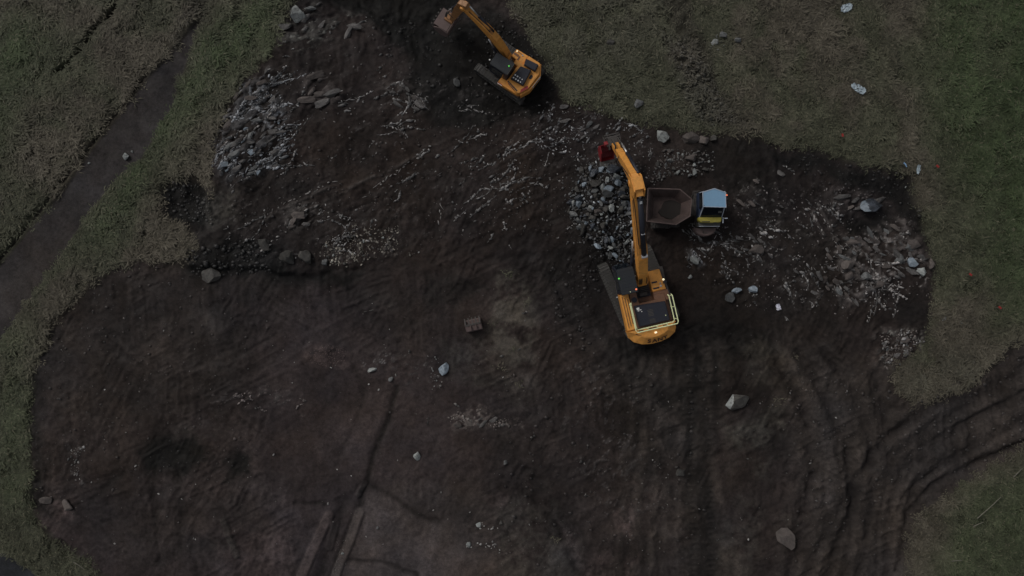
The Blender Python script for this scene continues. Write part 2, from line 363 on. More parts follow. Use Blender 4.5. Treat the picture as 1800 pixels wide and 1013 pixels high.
gc += (np.array((.042, .037, .030)) - gc) * (pmask([(248, 150), (300, 60), (370, -60), (410, -60), (345, 60), (318, 160)], .7) * .75)[..., None]
# disturbed turf in the upper right
worn = pmask([(880, -60), (1190, -60), (1200, 60), (1100, 110), (1000, 150), (960, 110)], 1.2) * .6
clodband = pmask([(1150, 50), (1200, 70), (1250, 130), (1290, 215), (1240, 222), (1190, 150)], .5)
smooth = pmask([(1190, -60), (1240, 60), (1250, 110), (1330, 230), (1290, 235), (1240, 130), (1170, 40), (1150, -60)], .5)
worn2 = pmask([(1580, 660), (1640, 620), (1720, 620), (1720, 670), (1600, 712)], 1.0) * .6
gc += (np.array((.040, .036, .028)) - gc) * (smooth * .8)[..., None]
gc += (np.array((.060, .055, .046)) - gc) * (clodband * .6)[..., None]
gc += (np.array((.056, .054, .040)) - gc) * (np.maximum(worn, worn2) * sst(n_b, .35, .6))[..., None]
col = col + (gc * 1.0 - col) * grass[..., None]
Z += clodband * (n_c - .42) * .7 + worn * (n_c - .5) * .25
Z += grass * (.16 + (n_c - .5) * .22 + (n_b - .5) * .2)
Z -= lmask([(-60, 512), (0, 455), (60, 385), (150, 268), (205, 198), (258, 130)], .35, warp=.12) * .10
Z -= lmask([(215, -30), (200, 22), (165, 50), (150, 75), (130, 100), (100, 130)], .2) * .3
Z = Z * (1 - mP * .6) * (1 - mT * .9) - mT * .05
# pits, banks, mounds
for u, v, r, d in ((680, -10, 3.6, -1.1), (600, -30, 2.4, -.7), (750, 50, 1.8, -.6), (325, 352, 1.3, -.55), (1520, 398, 1.7, -.5), (1590, 330, 1.3, -.25), (300, 795, 1.8, -.4), (412, 828, 1.1, -.35), (1058, 340, 2.0, .55), (1065, 420, 1.7, .35), (1215, 285, 1.5, .25), (1222, 455, .7, .2), (575, 622, 1.0, .2), (360, 480, 1.2, .3), (1600, 465, 1.2, .25), (440, 240, 1.6, .4), (440, 280, 1.4, .3)):
    Z += d * blob(u, v, r)
bank = sst(sdist([P(u, v) for u, v in [(330, 470), (420, 476), (520, 478), (640, 468), (700, 455), (800, 430), (1000, 420), (1000, -300), (500, -300), (300, 250)]], QX, QY), -.25, .3)
Z += bank * .28 * sst(-GX, -P(760, 0)[0], -P(540, 0)[0]) * (.5 + n_b)
# wheel ruts
def rut(px, w=.30, d=.14, dark=.55, c=(.021, .0185, .018)):
    global Z
    dark *= .8; d *= .9; m = lmask(px, w, warp=.2) * (.25 + .75 * sst(n_b, .35, .62)); Z -= d * m; paint(np.clip(m * dark, 0, 1), c)
    e = np.clip(lmask(px, w * 2.1, warp=.2) - lmask(px, w * 1.25, warp=.2), 0, 1) * (.4 + .6 * sst(n_b, .35, .6)); Z += e * d * .9
    if len(px) > 3: paint(np.clip(e * 1.1, 0, 1), (.060, .053, .048))
RUT = [[(1910, 530), (1800, 600), (1700, 680), (1600, 735), (1530, 800), (1500, 900), (1480, 1060)],
       [(1910, 590), (1800, 650), (1720, 705), (1640, 745), (1570, 800), (1545, 880), (1530, 1060)],
       [(1910, 640), (1800, 695), (1700, 745), (1620, 790), (1580, 830), (1560, 920), (1555, 1060)],
       [(1910, 690), (1800, 740), (1730, 780), (1660, 815), (1610, 850), (1590, 900)],
       [(1910, 715), (1810, 775), (1720, 812), (1640, 850), (1600, 900), (1580, 1000)],
       [(1720, 690), (1640, 720), (1560, 770), (1500, 850), (1440, 960), (1400, 1060)],
       [(1400, 620), (1450, 700), (1490, 790), (1500, 880), (1470, 960), (1440, 1060)],
       [(1450, 620), (1500, 690), (1530, 770), (1535, 860), (1520, 960), (1500, 1060)],
       [(1380, 660), (1420, 740), (1430, 840), (1400, 930), (1380, 1060)],
       [(1540, 660), (1555, 740), (1560, 800)]]
for r_ in RUT: rut(r_, .30 + random.random() * .14, .17 + random.random() * .08, .85)
for r_ in RUT[:5] + RUT[6:8]:
    m = lmask(r_, .62, warp=.3) * (.3 + .7 * sst(n_f0, .38, .6)); Z -= m * .06; paint(m * .5, (.020, .018, .017))
for o in range(4):
    q = random.choice(RUT); dx, dy = random.uniform(-22, 22), random.uniform(-22, 22)
    rut([(u + dx, v + dy) for u, v in q], .14, .07, .4)
# linear scrape marks and joints on the lower pad
for px, w, d, a in (([(700, 680), (680, 740), (655, 800), (640, 860), (620, 920), (590, 1000), (570, 1070)], .24, .12, .9), ([(640, 850), (700, 880), (750, 910), (770, 915)], .2, .08, .7), ([(520, 885), (570, 882)], .15, .05, .7), ([(575, 905), (540, 960), (520, 985)], .3, -.05, 0), ([(606, 880), (580, 960), (550, 1060)], .4, .16, .6), ([(620, 985), (680, 990), (730, 1010), (760, 1050)], .14, .08, .6), ([(620, 640), (640, 700), (600, 800)], .18, .04, .4), ([(265, 830), (275, 900), (270, 950)], .3, .06, .5), ([(310, 830), (322, 900), (320, 960)], .3, .06, .5), ([(160, 880), (200, 840), (215, 830)], .2, .05, .6), ([(955, 860), (900, 800), (880, 780)], .3, .06, .4), ([(240, 1000), (330, 965), (400, 950)], .5, .04, .4), ([(920, 860), (980, 930), (1010, 1000)], .2, .1, .6)):
    m = lmask(px, w, warp=.3); Z -= m * d; paint(m * a, (.017, .015, .014))
for px, w, c in (([(578, 905), (556, 955), (536, 1000), (510, 1060)], .36, (.10, .08, .074)), ([(632, 900), (612, 960), (595, 1000), (575, 1060)], .34, (.088, .077, .072)), ([(590, 920), (580, 960)], .3, (.04, .034, .033)), ([(395, 915), (412, 960), (418, 975)], .25, (.05, .046, .042)), ([(630, 870), (640, 850)], .2, (.05, .044, .042))):
    m = sst(lmask(px, w, warp=.12), .3, .6); Z += m * .12; paint(m * .85 * (.6 + .4 * n_c), c)
# crawler marks with grouser bars running down the dark haul strip
for u0 in (1215, 1247):
    m = lmask([(u0 - 8, 590), (u0, 700), (u0 + 2, 850), (u0 + 4, 1070)], .26, warp=.05)
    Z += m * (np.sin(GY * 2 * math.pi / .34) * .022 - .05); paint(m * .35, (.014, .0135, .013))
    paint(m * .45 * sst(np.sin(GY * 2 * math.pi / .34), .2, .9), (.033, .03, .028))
for px in ([(1095, 1060), (1105, 900), (1120, 760), (1140, 640)], [(1150, 1060), (1162, 900), (1170, 760), (1165, 640)], [(1195, 1060), (1205, 880), (1215, 740), (1225, 600)], [(1290, 1060), (1285, 900), (1260, 760), (1255, 620)], [(1130, 1060), (1140, 850), (1150, 700), (1160, 620)], [(1175, 1060), (1185, 850), (1180, 700), (1185, 620)], [(960, 470), (1000, 560), (1060, 620), (1110, 700)], [(800, 540), (870, 450), (900, 400)], [(700, 470), (850, 430), (980, 410)], [(720, 490), (860, 455), (1000, 450)]):
    rut(px, .28, .05, .4, (.022, .02, .019))
# rake/strata scratches over the stripped rock head in the north-west
def streaks(zone, ang, L, Wd, th, amt, seed, hgt=.10, bright=(.30, .29, .29), body=(.085, .076, .074), soft=.8, edge=.055):
    """thin upturned beds of rock breaking through the mud, running at ang"""
    global Z, rockm
    m = pmask(zone, soft)
    a = R(ang); jj, ii = np.where(m > .01); sl = (slice(jj.min(), jj.max() + 1), slice(ii.min(), ii.max() + 1))
    X = GX[sl] + wx[sl] * .35; Y = GY[sl] + wy[sl] * .35; mm = m[sl]
    u = X * math.cos(a) + Y * math.sin(a); v = -X * math.sin(a) + Y * math.cos(a)
    n = fbm(u / L, v / Wd, 1.0, 3, seed, .55)
    g = fbm(X, Y, 1.6, 4, seed + 5, .6); f = fbm(X, Y, .28, 3, seed + 8, .7)
    lvl = n + (g - .5) * .5 + (f - .5) * .16
    body_m = sst(lvl, th, th + .04) * mm * amt
    line = np.exp(-((lvl - th - .02) / edge) ** 2) * sst(f, .42, .62) * sst(g, .40, .58) * mm * amt
    tmp = col[sl]; tmp += (np.array(body, np.float32) * (.1 + 1.5 * f[..., None] ** 1.5) - tmp) * (body_m * .7)[..., None]
    tmp += (np.array(bright, np.float32) * (.35 + .9 * f[..., None]) - tmp) * np.clip(line, 0, 1)[..., None]  # bright edge lines: glints on the rock painted into the colour
    col[sl] = tmp; Z[sl] += body_m * hgt * (.4 + .8 * f); rockm[sl] = np.maximum(rockm[sl], np.clip(body_m + line, 0, 1))
rockm = np.zeros(GX.shape, np.float32)
streaks([(470, 120), (560, 40), (700, 60), (780, 130), (1000, 200), (1000, 330), (900, 380), (780, 440), (600, 470), (460, 470), (380, 440), (400, 320), (420, 220)], 27, 1.3, .3, .68, .35, 71, .05, (.20, .19, .185), edge=.012)
streaks([(380, 230), (430, 160), (480, 130), (500, 190), (495, 250), (480, 300), (400, 315), (372, 270)], 42, 1.0, .3, .50, 1, 77, .14, (.34, .35, .37), (.11, .108, .112), .5, .045)
streaks([(530, 140), (560, 130), (600, 160), (605, 180), (560, 195), (530, 180)], 50, .8, .4, .45, 1, 79, .14, (.27, .25, .24), (.115, .10, .096), .3, .03)
streaks([(670, 150), (700, 140), (750, 160), (740, 190), (690, 195)], -35, .6, .3, .50, 1, 83, .1, (.3, .29, .28), (.10, .09, .085), .4, .04)
streaks([(500, 50), (520, 15), (560, 5), (560, 40), (620, 20), (650, 40), (560, 70), (540, 90), (500, 80)], 20, .7, .3, .52, 1, 85, .12, (.27, .27, .25), (.10, .095, .088), .5, .035)
streaks([(960, 170), (1040, 180), (1130, 215), (1150, 260), (1120, 300), (1000, 280), (940, 220)], 20, .55, .25, .64, .5, 87, .08, (.33, .33, .34), edge=.02)
streaks([(1270, 320), (1400, 290), (1480, 360), (1460, 420), (1480, 470), (1330, 500), (1250, 440), (1200, 400)], -35, .7, .28, .63, .5, 91, .08, (.25, .24, .23), (.055, .048, .045), edge=.02)
streaks([(1440, 340), (1480, 330), (1560, 345), (1560, 365), (1500, 380), (1450, 370)], 15, .6, .3, .50, .9, 93, .08, (.22, .2, .2), (.075, .064, .062), .4, .03)
streaks([(1470, 430), (1540, 410), (1590, 385), (1640, 470), (1625, 500), (1560, 500), (1500, 540), (1430, 540), (1440, 500)], -40, .75, .32, .53, 1, 95, .13, (.33, .31, .30), (.12, .105, .10), .5, .035)
streaks([(1290, 480), (1400, 470), (1450, 540), (1400, 550), (1330, 520)], -38, .7, .26, .63, .55, 97, .08, (.26, .25, .24), edge=.025)
streaks([(1540, 590), (1625, 575), (1612, 615), (1570, 650), (1545, 640)], 30, .5, .3, .55, 1, 99, .1, (.26, .25, .23), (.07, .06, .056), .3, .035)
streaks([(1210, 440), (1235, 445), (1250, 475), (1220, 480)], -60, .5, .25, .45, 1, 101, .12, (.42, .42, .44), (.13, .125, .125), .3, .05)
streaks([(360, 680), (450, 680), (540, 690), (530, 720), (440, 730), (380, 740)], 25, .4, .2, .63, .9, 103, .05, (.24, .2, .19), edge=.02)
streaks([(120, 780), (145, 780), (145, 840), (120, 840)], 70, .4, .2, .58, .9, 105, .05, (.26, .25, .24), edge=.02)
streaks([(780, 720), (830, 720), (905, 735), (910, 755), (860, 755), (790, 752)], 5, .5, .25, .50, 1, 107, .04, (.22, .19, .175), (.12, .098, .09), .3, .03)
streaks([(635, 630), (700, 620), (790, 640), (790, 690), (690, 680)], 10, .4, .2, .64, .8, 109, .04, (.30, .29, .29), edge=.02)
streaks([(560, 440), (620, 410), (700, 400), (700, 450), (600, 470)], 70, .25, .2, .60, .9, 111, .06, (.34, .32, .28), edge=.02)
streaks([(1000, 620), (1130, 700), (1140, 900), (1060, 900), (960, 700)], 60, .5, .25, .70, .6, 113, .05, (.16, .145, .14), edge=.018)
streaks([(500, 340), (560, 355), (570, 385), (530, 412), (505, 395)], 28, .9, .25, .48, 1, 115, .12, (.24, .23, .22), (.085, .076, .072), .3, .03)
# two straight upturned beds east of the dumper
for px in ([(1440, 368), (1455, 400), (1478, 440)], [(1425, 365), (1432, 390), (1445, 415)], [(505, 398), (540, 372), (590, 345), (660, 310), (750, 268)], [(440, 405), (500, 365), (580, 330)], [(395, 300), (440, 240), (500, 185)], [(378, 275), (430, 235)]):
    m = lmask(px, .11, warp=.25) * sst(n_c + n_b, .85, 1.15); Z += m * .12; paint(np.clip(m, 0, 1) * .3, (.12, .11, .105)); rockm = np.maximum(rockm, m)
# level standings for the machines
for u, v, r in ((902, 122, 2.6), (1121, 509, 3.0), (1178, 362, 2.0), (1245, 372, 2.0), (828, 566, 1.0)):
    m = sst(blob(u, v, r, 0), .05, .5); Z = Z * (1 - m) + 0.0 * m
# churned relief: crumbly ridges and families of bucket / blade scrapes that drift in direction
rid = 1 - np.abs(2 * fbm(GX, GY, 1.5, 5, 201, .62) - 1) * 2.2
rid2 = 1 - np.abs(2 * fbm(QX, QY, .55, 3, 207, .6) - 1) * 2.0
quiet = pmask([(480, 640), (640, 620), (860, 700), (870, 850), (640, 860), (620, 1013), (540, 900), (470, 860)], 1.5) * .7 + pmask([(640, 870), (700, 868), (760, 900), (870, 960), (880, 1090), (720, 1090), (600, 1060), (625, 960)], .6) * .75
quiet = np.clip(quiet, 0, .85)
lev = np.ones(GX.shape, np.float32)
for u, v, r__ in ((902, 122, 2.6), (1121, 509, 3.0), (1178, 362, 2.0), (1245, 372, 2.0), (828, 566, 1.0)): lev *= 1 - sst(blob(u, v, r__, 0), .3, .8)
bb = (mE * (1 - quiet) * lev)
Z += bb * (np.clip(rid, 0, 1) * .10 * sst(n_f0, .40, .6) + np.clip(rid2, 0, 1) * .035)
dirf = (fbm(GX, GY, 9, 3, 211) - .5) * 5.0
for k, (ang, W_s, L_s, amp) in enumerate(((25, .20, 3.2, .085), (95, .24, 3.5, .08), (-35, .22, 3.0, .085), (62, .18, 2.4, .07))):
    a_ = R(ang); sx_ = GX + wx * .3; sy_ = GY + wy * .3; uu = sx_ * math.cos(a_) + sy_ * math.sin(a_); vv = -sx_ * math.sin(a_) + sy_ * math.cos(a_) + dirf * .22
    g_ = fbm(uu / L_s, vv / W_s, 1.0, 2, 220 + k); gate = sst(fbm(GX, GY, 3.2, 4, 230 + k, .55), .50, .60)
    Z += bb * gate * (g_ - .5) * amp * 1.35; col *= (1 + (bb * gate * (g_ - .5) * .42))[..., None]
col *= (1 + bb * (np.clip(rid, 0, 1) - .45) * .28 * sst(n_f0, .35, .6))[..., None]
dig = pmask([(300, 470), (380, 200), (520, -60), (940, -60), (1000, 180), (1300, 230), (1620, 300), (1660, 500), (1600, 640), (1400, 600), (1200, 620), (1050, 640), (940, 480), (700, 480), (500, 490)], 2.5)
col *= (1 - .26 * dig * mE * (1 - rockm))[..., None]
# slight earth mottling
mot = (.72 + .56 * n_c) * (.78 + .44 * n_b)
bare = mud * (1 - rockm)
n_e = fbm(GX, GY, 2.6, 5, 151, .62); n_f = fbm(GX, GY, 3.4, 4, 161, .6)
col *= (1 + bare * (1.15 * (n_e - .5)))[..., None]
col *= 1 + bare[..., None] * ((n_f - .5)[..., None] * np.array((.28, .08, -.2)))
col *= mot[..., None] * (1 + bare[..., None] * (np.array((.91, .862, .858)) - 1))
far = sst(np.hypot(GX, GY), 60, 200); Z *= (1 - far)
gm, t, b = nodes('bare_ground')
at_ = N(t, 'ShaderNodeAttribute', attribute_name='earth'); wet = N(t, 'ShaderNodeAttribute', attribute_name='rock')
tc = N(t, 'ShaderNodeTexCoord').outputs['Object']
f1 = noise(t, 5, 8, .7, tc); f2 = noise(t, 22, 6, .7, tc); f3 = noise(t, .8, 6, .6, tc, .5)
c = mix(t, 1.0, at_.outputs['Color'], ramp(t, f1, [(.3, .62), (.7, 1.35)]), 'MULTIPLY')
c = mix(t, 1.0, c, ramp(t, f2, [(.3, .65), (.7, 1.35)]), 'MULTIPLY')
c = mix(t, ramp(t, noise(t, 30, 2, .5, tc), [(.72, 0.0), (.75, .7)]), c, (.11, .10, .09))
t.links.new(c, b.inputs['Base Color'])
t.links.new(ramp(t, f3, [(.35, .55), (.65, .9)]), b.inputs['Roughness'])
b.inputs['Specular IOR Level'].default_value = .12
bump(t, b, f2, .5, .05)
idx = np.arange(H_ * W_).reshape(H_, W_)
faces = np.stack([idx[:-1, :-1], idx[:-1, 1:], idx[1:, 1:], idx[1:, :-1]], -1).reshape(-1, 4)
ground = npmesh('ground', np.stack([GX, GY, Z], -1).reshape(-1, 3), faces, gm, True)
colour_attr(ground.data, 'earth', col.reshape(-1, 3))
ra = ground.data.attributes.new('rock', 'FLOAT', 'POINT'); ra.data.foreach_set('value', rockm.astype(np.float32).ravel())
tag(ground, kind='structure', label='churned dark peat and mud of the excavation with rough grass margins')

def sample(F, x, y):
    x = np.asarray(x, float); y = np.asarray(y, float)
    i = np.clip(np.searchsorted(ax, x) - 1, 0, W_ - 2); j = np.clip(np.searchsorted(ay, y) - 1, 0, H_ - 2)
    fx = (x - ax[i]) / (ax[i + 1] - ax[i]); fy = (y - ay[j]) / (ay[j + 1] - ay[j])
    if F.ndim == 3: fx = fx[..., None]; fy = fy[..., None]
    return (F[j, i] * (1 - fx) + F[j, i + 1] * fx) * (1 - fy) + (F[j + 1, i] * (1 - fx) + F[j + 1, i + 1] * fx) * fy
def gz(x, y): return float(sample(Z, x, y))

# the strip of tarmac clipped by the lower left corner, as its own sheet above the ground
tm, t, b = nodes('tarmac'); tc = N(t, 'ShaderNodeTexCoord').outputs['Object']
c = mix(t, ramp(t, noise(t, 2, 8, .7, tc), [(.3, 0.0), (.7, 1.0)]), (.030, .033, .036), (.040, .043, .046))
t.links.new(c, b.inputs['Base Color']); b.inputs['Roughness'].default_value = .8; bump(t, b, noise(t, 60, 3, .6, tc), .4, .01)

# ------------------------------------------------------------------ grass
gmat, t, b = nodes('grass_blades')
a_ = N(t, 'ShaderNodeAttribute', attribute_name='blade'); t.links.new(a_.outputs['Color'], b.inputs['Base Color'])
b.inputs['Roughness'].default_value = .7; b.inputs['Specular IOR Level'].default_value = .25
NT = 23000; NB = 24
tx = RNG.uniform(-35.1, 35.1, NT * 3); ty = RNG.uniform(-20.3, 20.3, NT * 3)
gd = np.clip(grass * (1 - .55 * smooth) * (1 - .35 * np.maximum(worn, worn2)) * (1 - .3 * clodband), 0, 1)
extra = sum(olive) if olive else 0
gd = np.clip(gd + extra * .07 * sst(n_b, .45, .6), 0, 1)
gd *= 1 - .6 * pmask([(248, 150), (300, 60), (370, -60), (410, -60), (345, 60), (318, 160)], .7)
gd *= 1 - .9 * lmask([(-60, 512), (0, 455), (60, 385), (150, 268), (205, 198), (258, 130)], .2)
gd *= 1 - .95 * lmask([(215, -30), (200, 22), (165, 50), (150, 75), (130, 100), (100, 130)], .17)
keep = RNG.random(NT * 3) < sample(gd, tx, ty) ** 1.5 * (.65 + .35 * (sample(n_c, tx, ty) > .48)); tx = tx[keep][:NT]; ty = ty[keep][:NT]; nt_ = len(tx)
tdir = (fbm(tx, ty, 3.0, 3, 131) * 4 * math.pi + RNG.normal(0, .9, nt_))
tsz = (.6 + .8 * RNG.random(nt_)) * (.55 + .45 * sample(grass, tx, ty)); tall = .45 + 1.2 * sample(n_b, tx, ty) * (.6 + .8 * sample(n_a, tx, ty))
tint = RNG.uniform(.86, 1.14, nt_) * (.55 + .9 * fbm(tx, ty, .8, 3, 171, .6))
bx = np.repeat(tx, NB) + RNG.normal(0, .15, nt_ * NB); by = np.repeat(ty, NB) + RNG.normal(0, .15, nt_ * NB)
bdir = np.repeat(tdir, NB) + RNG.normal(0, .8, nt_ * NB); L = np.repeat(tsz * tall, NB) * RNG.uniform(.14, .36, nt_ * NB)
Wb = RNG.uniform(.018, .04, nt_ * NB); up = RNG.uniform(.25, .75, nt_ * NB) * L * .55
bz = sample(Z, bx, by) - .02
dx, dy = np.cos(bdir), np.sin(bdir)
v0 = np.stack([bx, by, bz], -1); mid = np.stack([bx + dx * L * .5, by + dy * L * .5, bz + up], -1)
sidev = np.stack([-dy * Wb, dx * Wb, 0 * Wb], -1)
v3 = np.stack([bx + dx * L, by + dy * L, bz + up * .75 - .02], -1)
V = np.stack([v0, mid - sidev, v3, mid + sidev], 1).reshape(-1, 3)
n = nt_ * NB; F = np.arange(n * 4).reshape(n, 4)
grass_o = npmesh('grass', V, F, gmat)
gcol = sample(gc, bx, by) * (np.repeat(tint, NB) * RNG.uniform(.75, 1.3, n))[:, None]
straw = RNG.random(n) < .07; gcol[straw] = gcol[straw] * .5 + np.array((.085, .078, .055)) * .6
colour_attr(grass_o.data, 'blade', np.repeat(gcol * np.array((1.66, 1.66, 1.66)), 4, 0))
tag(grass_o, 'rough tussocky olive and brown grass around the bare excavation', 'grass', kind='stuff')

# ------------------------------------------------------------------ rocks
def ico(sub):
    bm = bmesh.new(); bmesh.ops.create_icosphere(bm, subdivisions=sub, radius=1)
    v = np.array([x.co[:] for x in bm.verts]); f = np.array([[q.index for q in p.verts] for p in bm.faces]); bm.free(); return v, f
ICO = {k: ico(k) for k in (1, 2, 3, 4)}
def rockverts(seed, sub=2, cuts=9, rough=.05, lo=.5, hi=.85, box=1.0, flat=0):
    r = np.random.default_rng(seed); v, f = ICO[sub]; v = np.sign(v) * np.abs(v) ** box
    for _ in range(cuts):
        d = r.normal(size=3); d[2] *= (1 - flat); d /= np.linalg.norm(d); k = r.uniform(lo, hi); s = v @ d; ex = s > k
        v[ex] -= np.outer(s[ex] - k, d)
    for k, a in ((2.2, rough), (5.0, rough * .6), (11., rough * .35)):
        ph = r.uniform(0, 6, 3); v += a * np.stack([np.sin(v[:, 1] * k + ph[0]) * np.cos(v[:, 2] * k * 1.3), np.sin(v[:, 2] * k + ph[1]) * np.cos(v[:, 0] * k * 1.2), np.sin(v[:, 0] * k + ph[2]) * np.cos(v[:, 1] * k)], -1)
    v /= np.abs(v).max(0); return v, f
def rockmesh(name, seed, mat, sub=2, **k):
    v, f = rockverts(seed, sub, **k); me = bpy.data.meshes.new(name); me.from_pydata(v.tolist(), [], f.tolist()); me.materials.append(mat); return me
def put_rock(name, me, u, v, w, d, h, rz, label, cat='rock', group=None, sink=.3, h0=0.0, tilt=.15):
    x, y = P(u, v, h0); o = bpy.data.objects.new(name, me); C.objects.link(o)
    o.scale = (w / 2 / PXM * 1.02, d / 2 / PXM * 1.02, h / 2); o.rotation_euler = (random.uniform(-tilt, tilt), random.uniform(-tilt, tilt), rz)
    o.location = (x, y, gz(x, y) + h / 2 * (1 - 2 * sink)); return tag(o, label, cat, group)
